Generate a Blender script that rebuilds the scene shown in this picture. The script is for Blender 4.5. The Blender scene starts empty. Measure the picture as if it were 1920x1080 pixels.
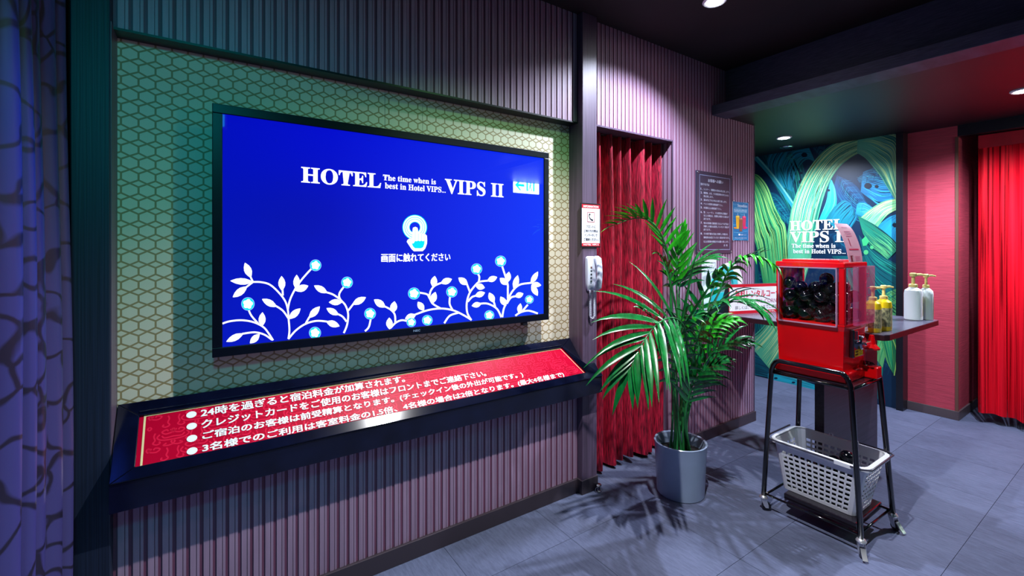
import bpy, math, random
from mathutils import Vector, Matrix
from mathutils.geometry import tessellate_polygon
random.seed(7)
SC = bpy.context.scene
COL = SC.collection
R_ = math.radians

# ------------------------------------------------------------------ camera
CAMZ = 1.45
YAW = R_(56.0)
FPX = 850.0
HOR = 463.0
cam = bpy.data.cameras.new('camera')
cam.sensor_width = 36.0
cam.lens = FPX / 1920 * 36
cam.shift_y = -(540 - HOR) / 1920
cam.clip_start = 0.02
cam_o = bpy.data.objects.new('camera', cam)
COL.objects.link(cam_o)
cam_o.location = (0, 0, CAMZ)
cam_o.rotation_euler = (R_(90), 0, YAW - R_(90))
SC.camera = cam_o

# ------------------------------------------------------------------ world and exposure
w = bpy.data.worlds.new('room_ambience')
w.use_nodes = True
bg = w.node_tree.nodes['Background']
bg.inputs[0].default_value = (0.06, 0.20, 0.62, 1)
bg.inputs[1].default_value = 0.032
SC.world = w
SC.view_settings.view_transform = 'Standard'
SC.view_settings.look = 'None'
SC.view_settings.exposure = 0.0
SC.view_settings.gamma = 1.0
SC.view_settings.use_curve_mapping = False
SC.cycles.max_bounces = 8
SC.cycles.transparent_max_bounces = 24
SC.cycles.sample_clamp_indirect = 6

# ------------------------------------------------------------------ lamps (ceiling downlights and added unseen beams)
CEIL = 2.83
SOFF = 2.465
def spot(name, loc, energy, col, angle, blend, size=0.03, target=None):
    l = bpy.data.lights.new(name, 'SPOT')
    l.energy = energy; l.color = col; l.spot_size = R_(angle); l.spot_blend = blend
    l.shadow_soft_size = size
    o = bpy.data.objects.new(name, l); COL.objects.link(o); o.location = loc
    if target:
        d = Vector(target) - Vector(loc)
        o.rotation_euler = d.to_track_quat('-Z', 'Y').to_euler()
    return o
COOL = (0.76, 0.82, 1.0)
spot('downlight_beam', (2.36, 1.47, CEIL - 0.035), 180, COOL, 130, 0.65, 0.022, target=(2.0, 1.70, 0))
spot('downlight_beam', (1.34, 0.90, CEIL - 0.035), 240, (0.95, 0.84, 0.96), 118, 0.6, 0.02)
spot('downlight_spill', (1.34, 0.90, CEIL - 0.035), 38, (0.34, 1.0, 0.40), 136, 0.4, 0.02)
spot('downlight_beam', (4.43, 2.07, SOFF - 0.035), 125, COOL, 158, 0.6, 0.03)
spot('downlight_beam', (4.38, 0.58, SOFF - 0.035), 230, COOL, 160, 0.6, 0.03)
spot('downlight_beam', (3.2, -1.2, CEIL - 0.035), 8, COOL, 150, 0.6, 0.05)  # weak unseen fill lamp, added out of frame without a fixture
spot('added_blue_beam', (0.45, 1.66, CEIL - 0.04), 210, (0.01, 0.07, 1.0), 40, 0.9, 0.03, target=(-0.40, 1.15, 0.95))  # unseen lamp added to streak the side curtain's folds with blue
# unseen aimed spot, added to put a green cast on the alcove
spot('added_green_beam', (-0.12, -0.25, 2.50), 58, (0.01, 0.62, 0.72), 80, 1.0, 0.10, target=(-0.05, 2.09, 1.10))

# ------------------------------------------------------------------ helpers
FW = Vector((math.cos(YAW), math.sin(YAW), 0)); RT = Vector((math.sin(YAW), -math.cos(YAW), 0))
EYE = Vector((0, 0, CAMZ))
def ray(px, py):
    return FW + RT * ((px - 960) / FPX) + Vector((0, 0, (HOR - py) / FPX))
def atT(px, py, t): return EYE + ray(px, py) * t
def onX(px, py, X): d = ray(px, py); return EYE + d * (X / d.x)
def onY(px, py, Y): d = ray(px, py); return EYE + d * (Y / d.y)
def onZ(px, py, Z): d = ray(px, py); return EYE + d * ((Z - CAMZ) / d.z)

def lin(c):
    c = c / 255.0
    return c / 12.92 if c <= 0.04045 else ((c + 0.055) / 1.055) ** 2.4
def rgb(r, g, b): return (lin(r), lin(g), lin(b))

def wloc(o):
    v = Vector((0, 0, 0))
    while o is not None:
        v += o.location; o = o.parent
    return v

class MB:
    def __init__(s): s.v = []; s.f = []; s.m = []; s.c = []
    def face(s, idx, mi=0, col=None): s.f.append(tuple(idx)); s.m.append(mi); s.c.append(col)
    def add(s, pts, faces, mi=0, col=None):
        b = len(s.v); s.v += [Vector(p) for p in pts]
        for f in faces: s.face([b + i for i in f], mi, col)
    def quad(s, a, b, c, d, mi=0, col=None): s.add([a, b, c, d], [(0, 1, 2, 3)], mi, col)
    def box(s, x0, x1, y0, y1, z0, z1, mi=0, col=None):
        p = [(x0,y0,z0),(x1,y0,z0),(x1,y1,z0),(x0,y1,z0),(x0,y0,z1),(x1,y0,z1),(x1,y1,z1),(x0,y1,z1)]
        s.add(p, [(0,3,2,1),(4,5,6,7),(0,1,5,4),(1,2,6,5),(2,3,7,6),(3,0,4,7)], mi, col)
    def prism(s, poly, axis, a0, a1, mi=0):
        """poly: list of 2D points, extruded along axis"""
        def mk(p, a):
            return {'x': (a, p[0], p[1]), 'y': (p[0], a, p[1]), 'z': (p[0], p[1], a)}[axis]
        n = len(poly)
        s.add([mk(p, a0) for p in poly] + [mk(p, a1) for p in poly],
              [tuple(range(n))[::-1], tuple(range(n, 2*n))] + [(i, (i+1) % n, n+(i+1) % n, n+i) for i in range(n)], mi)
    def tube(s, pts, r, n=8, mi=0, closed=False):
        pts = [Vector(p) for p in pts]; N = len(pts)
        rr = r if isinstance(r, (list, tuple)) else [r] * N
        up = Vector((0.13, 0.27, 0.95)); rings = []
        prev = None
        for i, p in enumerate(pts):
            if closed: t = pts[(i+1) % N] - pts[i-1]
            else: t = pts[min(i+1, N-1)] - pts[max(i-1, 0)]
            if t.length < 1e-9: t = Vector((0, 0, 1))
            t.normalize()
            a = (prev if prev else up)
            a = a - t * a.dot(t)
            if a.length < 1e-4: a = Vector((1, 0, 0)) - t * t.x
            a.normalize(); prev = a; b = t.cross(a)
            rings.append([p + (a * math.cos(2*math.pi*k/n) + b * math.sin(2*math.pi*k/n)) * rr[i] for k in range(n)])
        base = len(s.v)
        for rg in rings: s.v += rg
        M = N if closed else N - 1
        for i in range(M):
            for k in range(n):
                a0 = base + i*n + k; a1 = base + i*n + (k+1) % n
                j = (i+1) % N
                s.face((a0, a1, base + j*n + (k+1) % n, base + j*n + k), mi)
        if not closed:
            s.face([base + k for k in range(n)][::-1], mi)
            s.face([base + (N-1)*n + k for k in range(n)], mi)
    def lathe(s, prof, c, n=24, mi=0, sx=1, sy=1, mis=None):
        c = Vector(c); base = len(s.v)
        for (r, z) in prof:
            for k in range(n):
                a = 2*math.pi*k/n
                s.v.append(c + Vector((r*sx*math.cos(a), r*sy*math.sin(a), z)))
        for i in range(len(prof)-1):
            for k in range(n):
                s.face((base+i*n+k, base+i*n+(k+1) % n, base+(i+1)*n+(k+1) % n, base+(i+1)*n+k), mis[i] if mis else mi)
        s.face([base+k for k in range(n)][::-1], mis[0] if mis else mi)
        s.face([base+(len(prof)-1)*n+k for k in range(n)], mis[-1] if mis else mi)
    def sphere(s, c, r, n=16, m=10, mi=0):
        prof = [(max(1e-4, r*math.sin(math.pi*i/m)), -r*math.cos(math.pi*i/m)) for i in range(m+1)]
        s.lathe(prof, c, n, mi)
    def build(s, name, mats, parent=None, smooth=False, bevel=0, solid=0, seg=2):
        me = bpy.data.meshes.new(name)
        off = wloc(parent) if parent else Vector((0, 0, 0))
        me.from_pydata([tuple(v - off) for v in s.v], [], s.f)
        if not isinstance(mats, (list, tuple)): mats = [mats]
        for m in mats: me.materials.append(m)
        me.polygons.foreach_set('material_index', s.m)
        if smooth is True: me.polygons.foreach_set('use_smooth', [True]*len(s.f))
        if any(c is not None for c in s.c):
            at = me.color_attributes.new('Col', 'FLOAT_COLOR', 'CORNER')
            k = 0
            for p, c in zip(me.polygons, s.c):
                for j, li in enumerate(p.loop_indices):
                    cc = c[j] if isinstance(c[0], (tuple, list)) else c
                    at.data[li].color = (cc[0], cc[1], cc[2], 1)
        me.update()
        o = bpy.data.objects.new(name, me); COL.objects.link(o)
        if parent: o.parent = parent
        if bevel:
            b = o.modifiers.new('bevel', 'BEVEL'); b.width = bevel; b.segments = seg; b.limit_method = 'ANGLE'; b.angle_limit = R_(40)
        if solid:
            b = o.modifiers.new('solid', 'SOLIDIFY'); b.thickness = solid; b.offset = 0
        if smooth == 'auto':
            me.polygons.foreach_set('use_smooth', [True]*len(s.f))
            try: me.set_sharp_from_angle(angle=R_(35))
            except Exception: pass
        return o

def tag(o, label=None, cat=None, group=None, kind=None):
    if label: o['label'] = label
    if cat: o['category'] = cat
    if group: o['group'] = group
    if kind: o['kind'] = kind
    return o
def thing(name, loc, label, cat, group=None):
    o = bpy.data.objects.new(name, None); COL.objects.link(o); o.location = loc
    o.empty_display_size = 0.05
    return tag(o, label, cat, group)
def empty(name, loc, kind=None):
    o = bpy.data.objects.new(name, None); COL.objects.link(o); o.location = loc
    if kind: o['kind'] = kind
    return o
def dup(root, loc, label=None):
    def cp(o, par):
        c = o.copy(); COL.objects.link(c); c.parent = par
        for ch in o.children: cp(ch, c)
        return c
    r = cp(root, root.parent); r.location = loc
    if label: r['label'] = label
    return r
def crom(pts, n=6):
    """Catmull-Rom through tuples"""
    P = [Vector(p) for p in pts]; out = []
    for i in range(len(P)-1):
        p0 = P[max(i-1, 0)]; p1 = P[i]; p2 = P[i+1]; p3 = P[min(i+2, len(P)-1)]
        for k in range(n):
            t = k/n
            out.append(0.5*((2*p1) + (p2-p0)*t + (2*p0-5*p1+4*p2-p3)*t*t + (3*p1-p0-3*p2+p3)*t*t*t))
    out.append(P[-1]); return out

# ------------------------------------------------------------------ materials
def newmat(name):
    m = bpy.data.materials.new(name); m.use_nodes = True
    return m, m.node_tree, m.node_tree.nodes['Principled BSDF']
def mat(name, col, rough=0.6, metal=0.0, spec=0.5, coat=0.0, var=0.0, scale=(20, 20, 20), bump=0.0, bdist=0.002, col2=None, detail=4, alpha=1.0, sheen=0.0):
    m, nt, p = newmat(name)
    p.inputs['Base Color'].default_value = (*col, 1); p.inputs['Roughness'].default_value = rough
    p.inputs['Metallic'].default_value = metal; p.inputs['Specular IOR Level'].default_value = spec
    p.inputs['Coat Weight'].default_value = coat; p.inputs['Coat Roughness'].default_value = 0.08
    p.inputs['Alpha'].default_value = alpha
    p.inputs['Sheen Weight'].default_value = sheen
    if var or bump or col2:
        tc = nt.nodes.new('ShaderNodeTexCoord'); mp = nt.nodes.new('ShaderNodeMapping')
        mp.inputs['Scale'].default_value = scale
        nz = nt.nodes.new('ShaderNodeTexNoise'); nz.inputs['Scale'].default_value = 1.0; nz.inputs['Detail'].default_value = detail
        nt.links.new(tc.outputs['Object'], mp.inputs[0]); nt.links.new(mp.outputs[0], nz.inputs['Vector'])
        if var or col2:
            r = nt.nodes.new('ShaderNodeValToRGB')
            a = tuple(max(0, c*(1-var)) for c in col); b = col2 if col2 else tuple(c*(1+var) for c in col)
            r.color_ramp.elements[0].position = 0.34; r.color_ramp.elements[1].position = 0.68
            r.color_ramp.elements[0].color = (*a, 1); r.color_ramp.elements[1].color = (*b, 1)
            nt.links.new(nz.outputs['Fac'], r.inputs[0]); nt.links.new(r.outputs[0], p.inputs['Base Color'])
        if bump:
            b = nt.nodes.new('ShaderNodeBump'); b.inputs['Strength'].default_value = bump; b.inputs['Distance'].default_value = bdist
            nt.links.new(nz.outputs['Fac'], b.inputs['Height']); nt.links.new(b.outputs[0], p.inputs['Normal'])
    return m
def emis(name, col, strength):
    m, nt, p = newmat(name)
    p.inputs['Base Color'].default_value = (0.8, 0.8, 0.8, 1)
    p.inputs['Emission Color'].default_value = (*col, 1); p.inputs['Emission Strength'].default_value = strength
    return m
def clear(name, tint=(1, 1, 1), refl=0.08, rough=0.03):
    m = bpy.data.materials.new(name); m.use_nodes = True; nt = m.node_tree; nt.nodes.clear()
    out = nt.nodes.new('ShaderNodeOutputMaterial'); mx = nt.nodes.new('ShaderNodeMixShader')
    tr = nt.nodes.new('ShaderNodeBsdfTransparent'); gl_ = nt.nodes.new('ShaderNodeBsdfGlossy')
    lw = nt.nodes.new('ShaderNodeLayerWeight'); lw.inputs[0].default_value = 0.25
    ma = nt.nodes.new('ShaderNodeMath'); ma.operation = 'ADD'; ma.inputs[1].default_value = refl * 0.1
    mb = nt.nodes.new('ShaderNodeMath'); mb.operation = 'MULTIPLY'; mb.inputs[1].default_value = 0.3
    tr.inputs[0].default_value = (*tint, 1); gl_.inputs['Roughness'].default_value = rough
    nt.links.new(lw.outputs['Fresnel'], mb.inputs[0]); nt.links.new(mb.outputs[0], ma.inputs[0])
    nt.links.new(ma.outputs[0], mx.inputs[0]); nt.links.new(tr.outputs[0], mx.inputs[1])
    nt.links.new(gl_.outputs[0], mx.inputs[2]); nt.links.new(mx.outputs[0], out.inputs[0])
    return m
def printed(name, rough=0.5, spec=0.5, coat=0.0, emit=0.0, bump=False):
    """flat print: the ink colours are stored on the printed shapes"""
    m, nt, p = newmat(name)
    a = nt.nodes.new('ShaderNodeVertexColor'); a.layer_name = 'Col'
    if emit:
        p.inputs['Base Color'].default_value = (0.004, 0.004, 0.006, 1)
        nt.links.new(a.outputs[0], p.inputs['Emission Color']); p.inputs['Emission Strength'].default_value = emit
    else: nt.links.new(a.outputs[0], p.inputs['Base Color'])
    p.inputs['Roughness'].default_value = rough; p.inputs['Specular IOR Level'].default_value = spec
    p.inputs['Coat Weight'].default_value = coat
    return m

M = {}
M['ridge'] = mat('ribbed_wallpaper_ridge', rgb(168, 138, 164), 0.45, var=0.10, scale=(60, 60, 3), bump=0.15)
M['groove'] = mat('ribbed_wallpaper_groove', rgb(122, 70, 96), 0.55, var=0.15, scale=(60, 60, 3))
M['column'] = mat('dark_column_laminate', rgb(92, 76, 98), 0.42, var=0.28, scale=(160, 160, 2.5), bump=0.25)
M['post'] = mat('dark_post_laminate', rgb(24, 34, 56), 0.5, var=0.35, scale=(220, 160, 2.0), bump=0.25)
M['navy'] = mat('black_gloss_paint', rgb(8, 13, 36), 0.12, spec=0.4, coat=0.1, var=0.35, scale=(9, 9, 9))
M['base'] = mat('baseboard_vinyl', rgb(62, 52, 60), 0.45)
M['base2'] = mat('baseboard_brown', rgb(88, 74, 78), 0.45)
M['ceil'] = mat('black_ceiling_paint', rgb(30, 20, 26), 0.8, var=0.2, scale=(3, 3, 3))
M['soffit'] = mat('soffit_paint', rgb(27, 23, 30), 0.5, var=0.1, scale=(3, 3, 3))
M['beam'] = mat('woven_beam_paper', rgb(66, 70, 92), 0.55, var=0.35, scale=(6, 14, 260), bump=0.4)
M['redwall'] = mat('red_grasscloth', rgb(190, 62, 82), 0.62, var=0.16, scale=(8, 8, 190), bump=0.5, bdist=0.003)
M['brown'] = mat('brown_corner_trim', rgb(110, 70, 58), 0.5)
M['black'] = mat('black_unlit_void', (0.004, 0.004, 0.006), 0.8)  # near-black standing in for unlit depth
M['blackm'] = mat('black_frame_paint', rgb(22, 22, 30), 0.35)
M['tube'] = mat('black_powder_tube', rgb(10, 10, 14), 0.12, coat=0.6)
M['shelf'] = mat('black_shelf_board', rgb(26, 20, 28), 0.18, coat=0.3)
M['bezel'] = mat('screen_bezel', rgb(9, 14, 28), 0.34, spec=0.2, var=0.1, scale=(40, 40, 40))
M['chrome'] = mat('chrome', (0.82, 0.83, 0.86), 0.12, metal=1.0)
M['castor'] = mat('bright_castor_steel', (0.85, 0.86, 0.88), 0.32, metal=0.85)
M['dchrome'] = mat('worn_dark_chrome', (0.25, 0.26, 0.3), 0.22, metal=1.0)
M['red'] = mat('red_glossy_plastic', rgb(196, 2, 8), 0.22, coat=0.4, var=0.06, scale=(6, 6, 6))
M['capsule'] = mat('black_glossy_capsule', rgb(4, 5, 12), 0.14, spec=0.5)
M['clear'] = clear('clear_acrylic')
M['pinkclear'] = mat('pink_tinted_acrylic', rgb(196, 84, 136), 0.15, alpha=0.34)
M['basket'] = mat('white_basket_plastic', rgb(225, 228, 236), 0.4)
M['pot'] = mat('grey_pot_glaze', rgb(158, 176, 204), 0.3, coat=0.3, var=0.05, scale=(8, 8, 8))
M['soil'] = mat('dark_soil', rgb(22, 18, 20), 0.95, var=0.5, scale=(90, 90, 90), bump=1.0, bdist=0.01)
M['stem'] = mat('palm_stem', rgb(34, 118, 58), 0.35, var=0.35, scale=(30, 30, 14))
M['leaf'] = mat('palm_leaf', rgb(8, 108, 44), 0.27, spec=0.8, coat=0.25, var=0.35, scale=(40, 40, 8))
M['leaf2'] = mat('palm_leaf_bright', rgb(38, 158, 24), 0.34, spec=0.5, var=0.3, scale=(40, 40, 8))
M['phone'] = mat('white_phone_plastic', rgb(214, 222, 238), 0.35)
M['cord'] = mat('white_cord', rgb(206, 212, 228), 0.45)
M['white'] = mat('white_plastic', rgb(240, 244, 248), 0.3, coat=0.2)
M['cyan'] = mat('turquoise_plastic', rgb(40, 205, 215), 0.3)
M['yellow'] = mat('yellow_plastic', rgb(244, 212, 30), 0.3, coat=0.2)
M['cream'] = mat('cream_pump', rgb(250, 226, 140), 0.3)
M['counter'] = mat('dark_wood_laminate', rgb(88, 86, 104), 0.26, var=0.28, scale=(3, 60, 60))
M['cedge'] = mat('counter_edge_band', rgb(44, 16, 26), 0.4)
M['pedestal'] = mat('dark_grained_pedestal', rgb(46, 38, 52), 0.4, var=0.45, scale=(2.5, 60, 60), bump=0.3)
M['lamp'] = emis('lamp_lens', (0.93, 0.96, 1.0), 60)
M['signp'] = mat('sign_plate_dark', rgb(58, 52, 74), 0.35)
M['print'] = printed('printed_sheet', 0.45, 0.3)
M['panelprint'] = printed('printed_red_panel', 0.35, 0.08)
M['mural'] = printed('printed_mural_paper', 0.42, 0.45)
M['glyph'] = mat('white_lettering', rgb(240, 244, 250), 0.5)
M['screw'] = mat('screw_head', (0.7, 0.7, 0.72), 0.25, metal=1.0)

def carpet():
    m, nt, p = newmat('grey_carpet_tile')
    tc = nt.nodes.new('ShaderNodeTexCoord'); oi = nt.nodes.new('ShaderNodeObjectInfo')
    mp = nt.nodes.new('ShaderNodeMapping'); mp.inputs['Scale'].default_value = (90, 16, 30)
    ad = nt.nodes.new('ShaderNodeVectorMath'); ad.operation = 'ADD'
    nt.links.new(tc.outputs['Object'], ad.inputs[0]); nt.links.new(oi.outputs['Random'], ad.inputs[1])
    nt.links.new(ad.outputs[0], mp.inputs[0])
    nz = nt.nodes.new('ShaderNodeTexNoise'); nz.inputs['Scale'].default_value = 1.0; nz.inputs['Detail'].default_value = 6; nz.inputs['Roughness'].default_value = 0.7
    nt.links.new(mp.outputs[0], nz.inputs['Vector'])
    big = nt.nodes.new('ShaderNodeTexNoise'); big.inputs['Scale'].default_value = 2.2; big.inputs['Detail'].default_value = 5
    nt.links.new(tc.outputs['Object'], big.inputs['Vector'])
    r = nt.nodes.new('ShaderNodeValToRGB')
    r.color_ramp.elements[0].position = 0.25; r.color_ramp.elements[0].color = (*rgb(58, 65, 90), 1)
    r.color_ramp.elements[1].position = 0.75; r.color_ramp.elements[1].color = (*rgb(114, 123, 154), 1)
    ma = nt.nodes.new('ShaderNodeMath'); ma.operation = 'MULTIPLY_ADD'; ma.inputs[1].default_value = 0.55
    mu = nt.nodes.new('ShaderNodeMath'); mu.operation = 'MULTIPLY'; mu.inputs[1].default_value = 0.45
    nt.links.new(big.outputs['Fac'], mu.inputs[0]); nt.links.new(nz.outputs['Fac'], ma.inputs[0]); nt.links.new(mu.outputs[0], ma.inputs[2])
    nt.links.new(ma.outputs[0], r.inputs[0]); nt.links.new(r.outputs[0], p.inputs['Base Color'])
    b = nt.nodes.new('ShaderNodeBump'); b.inputs['Strength'].default_value = 0.6; b.inputs['Distance'].default_value = 0.004
    nt.links.new(nz.outputs['Fac'], b.inputs['Height']); nt.links.new(b.outputs[0], p.inputs['Normal'])
    p.inputs['Roughness'].default_value = 0.85
    return m
M['carpet'] = carpet()
M['seam'] = mat('carpet_seam', rgb(34, 38, 54), 0.95)

def node_math(nt, op, a, b=None, c=None):
    n = nt.nodes.new('ShaderNodeMath'); n.operation = op
    for i, v in enumerate((a, b, c)):
        if v is None: continue
        if isinstance(v, (int, float)): n.inputs[i].default_value = v
        else: nt.links.new(v, n.inputs[i])
    return n.outputs[0]

def hexpaper():
    """printed lattice of hexagons and small diamonds; W, V the repeat in metres"""
    W, V, H = 0.048, 0.0483, 0.24
    m, nt, p = newmat('hexagon_lattice_wallpaper')
    g = nt.nodes.new('ShaderNodeNewGeometry'); sp = nt.nodes.new('ShaderNodeSeparateXYZ')
    nt.links.new(g.outputs['Position'], sp.inputs[0])
    u = node_math(nt, 'DIVIDE', sp.outputs['X'], W); v = node_math(nt, 'DIVIDE', sp.outputs['Z'], V)
    a = node_math(nt, 'ABSOLUTE', node_math(nt, 'SUBTRACT', node_math(nt, 'FRACT', node_math(nt, 'ADD', u, 40.18)), 0.5))  # 0 centre .. 0.5 edge
    b = node_math(nt, 'ABSOLUTE', node_math(nt, 'SUBTRACT', node_math(nt, 'FRACT', node_math(nt, 'ADD', v, 40.3)), 0.5))
    # slanted edge from (0.5,H) to (0.08,0.5)
    dx, dy = -0.5, 0.5 - H; L = math.hypot(dx, dy)
    nx, ny = dy / L, -dx / L
    d1 = node_math(nt, 'ADD', node_math(nt, 'MULTIPLY', node_math(nt, 'SUBTRACT', a, 0.5), nx), node_math(nt, 'MULTIPLY', node_math(nt, 'SUBTRACT', b, H), ny))
    d1 = node_math(nt, 'ABSOLUTE', node_math(nt, 'ABSOLUTE', d1))
    d1b = d1
    d2 = node_math(nt, 'SUBTRACT', 0.5, a)
    far = node_math(nt, 'GREATER_THAN', b, H)
    d2 = node_math(nt, 'ADD', d2, far)
    d = node_math(nt, 'MINIMUM', d1b, d2)
    r = nt.nodes.new('ShaderNodeValToRGB')
    r.color_ramp.elements[0].position = 0.052; r.color_ramp.elements[0].color = (*rgb(164, 142, 100), 1)
    r.color_ramp.elements[1].position = 0.072; r.color_ramp.elements[1].color = (*rgb(226, 218, 196), 1)
    nt.links.new(d, r.inputs[0]); nt.links.new(r.outputs[0], p.inputs['Base Color'])
    bp = nt.nodes.new('ShaderNodeBump'); bp.inputs['Strength'].default_value = 0.4; bp.inputs['Distance'].default_value = 0.002
    nt.links.new(r.outputs[0], bp.inputs['Height']); nt.links.new(bp.outputs[0], p.inputs['Normal'])
    p.inputs['Roughness'].default_value = 0.6
    return m
M['hex'] = hexpaper()

def velvet():
    m, nt, p = newmat('crimson_crushed_velvet')
    tc = nt.nodes.new('ShaderNodeTexCoord'); mp = nt.nodes.new('ShaderNodeMapping'); mp.inputs['Scale'].default_value = (150, 150, 14)
    nz = nt.nodes.new('ShaderNodeTexNoise'); nz.inputs['Scale'].default_value = 1; nz.inputs['Detail'].default_value = 4
    nt.links.new(tc.outputs['Object'], mp.inputs[0]); nt.links.new(mp.outputs[0], nz.inputs['Vector'])
    r = nt.nodes.new('ShaderNodeValToRGB')
    r.color_ramp.elements[0].position = 0.36; r.color_ramp.elements[0].color = (*rgb(92, 4, 26), 1)
    r.color_ramp.elements[1].position = 0.66; r.color_ramp.elements[1].color = (*rgb(204, 24, 62), 1)
    nt.links.new(nz.outputs['Fac'], r.inputs[0]); nt.links.new(r.outputs[0], p.inputs['Base Color'])
    b = nt.nodes.new('ShaderNodeBump'); b.inputs['Strength'].default_value = 0.9; b.inputs['Distance'].default_value = 0.004
    nt.links.new(nz.outputs['Fac'], b.inputs['Height']); nt.links.new(b.outputs[0], p.inputs['Normal'])
    p.inputs['Roughness'].default_value = 0.55
    return m
M['velvet'] = velvet()

def leafcurtain():
    m, nt, p = newmat('blue_satin_with_branch_print')
    tc = nt.nodes.new('ShaderNodeTexCoord'); mp = nt.nodes.new('ShaderNodeMapping'); mp.inputs['Scale'].default_value = (10, 19.0, 15)
    nt.links.new(tc.outputs['Object'], mp.inputs[0])
    nz = nt.nodes.new('ShaderNodeTexNoise'); nz.inputs['Scale'].default_value = 0.7; nz.inputs['Detail'].default_value = 1
    nt.links.new(mp.outputs[0], nz.inputs['Vector'])
    mx = nt.nodes.new('ShaderNodeMix'); mx.data_type = 'VECTOR'; mx.inputs['Factor'].default_value = 0.6
    nt.links.new(mp.outputs[0], mx.inputs[4]); nt.links.new(nz.outputs['Color'], mx.inputs[5])
    sc = nt.nodes.new('ShaderNodeVectorMath'); sc.operation = 'SCALE'; sc.inputs[3].default_value = 1.35
    nt.links.new(mx.outputs[1], sc.inputs[0])
    vo = nt.nodes.new('ShaderNodeTexVoronoi'); vo.feature = 'DISTANCE_TO_EDGE'; vo.inputs['Scale'].default_value = 1.0
    nt.links.new(sc.outputs[0], vo.inputs['Vector'])
    r = nt.nodes.new('ShaderNodeValToRGB')
    r.color_ramp.elements[0].position = 0.028; r.color_ramp.elements[0].color = (*rgb(26, 20, 40), 1)
    r.color_ramp.elements[1].position = 0.07; r.color_ramp.elements[1].color = (*rgb(58, 54, 104), 1)
    nt.links.new(vo.outputs['Distance'], r.inputs[0]); nt.links.new(r.outputs[0], p.inputs['Base Color'])
    p.inputs['Roughness'].default_value = 0.4
    p.inputs['Specular IOR Level'].default_value = 0.6
    return m
M['bluecurtain'] = leafcurtain()

def stringy():
    m, nt, p = newmat('red_string_curtain')
    tc = nt.nodes.new('ShaderNodeTexCoord'); mp = nt.nodes.new('ShaderNodeMapping'); mp.inputs['Scale'].default_value = (60, 60, 0.6)
    nz = nt.nodes.new('ShaderNodeTexNoise'); nz.inputs['Scale'].default_value = 1; nz.inputs['Detail'].default_value = 3
    nt.links.new(tc.outputs['Object'], mp.inputs[0]); nt.links.new(mp.outputs[0], nz.inputs['Vector'])
    r = nt.nodes.new('ShaderNodeValToRGB')
    r.color_ramp.elements[0].position = 0.3; r.color_ramp.elements[0].color = (*rgb(170, 0, 16), 1)
    r.color_ramp.elements[1].position = 0.7; r.color_ramp.elements[1].color = (*rgb(255, 20, 44), 1)
    nt.links.new(nz.outputs['Fac'], r.inputs[0]); nt.links.new(r.outputs[0], p.inputs['Base Color'])
    r2 = nt.nodes.new('ShaderNodeValToRGB')
    r2.color_ramp.elements[0].position = 0.36; r2.color_ramp.elements[0].color = (0.35, 0.35, 0.35, 1)
    r2.color_ramp.elements[1].position = 0.46; r2.color_ramp.elements[1].color = (1, 1, 1, 1)
    nt.links.new(nz.outputs['Fac'], r2.inputs[0]); nt.links.new(r2.outputs[0], p.inputs['Alpha'])
    p.inputs['Roughness'].default_value = 0.6; p.inputs['Specular IOR Level'].default_value = 0.12
    return m
M['string'] = stringy()

# ------------------------------------------------------------------ lettering and flat print
def serif(s):
    return ''.join(chr(0x1D400 + ord(c) - 65) if 'A' <= c <= 'Z' else chr(0x1D41A + ord(c) - 97) if 'a' <= c <= 'z' else c for c in s)
def glyphs(s, off=0.0):
    c = bpy.data.curves.new('lettering', 'FONT'); c.body = s; c.offset = off; c.resolution_u = 3; c.fill_mode = 'FRONT'
    o = bpy.data.objects.new('lettering', c); COL.objects.link(o)
    bpy.context.view_layer.update()
    me = bpy.data.meshes.new_from_object(o.evaluated_get(bpy.context.evaluated_depsgraph_get()))
    v = [(p.co.x, p.co.y) for p in me.vertices]; f = [tuple(p.vertices) for p in me.polygons]
    bpy.data.objects.remove(o); bpy.data.curves.remove(c); bpy.data.meshes.remove(me)
    x0 = min(p[0] for p in v); x1 = max(p[0] for p in v); y0 = min(p[1] for p in v); y1 = max(p[1] for p in v)
    return [((x-x0)/(x1-x0), (y-y0)/(y1-y0)) for x, y in v], f

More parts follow.
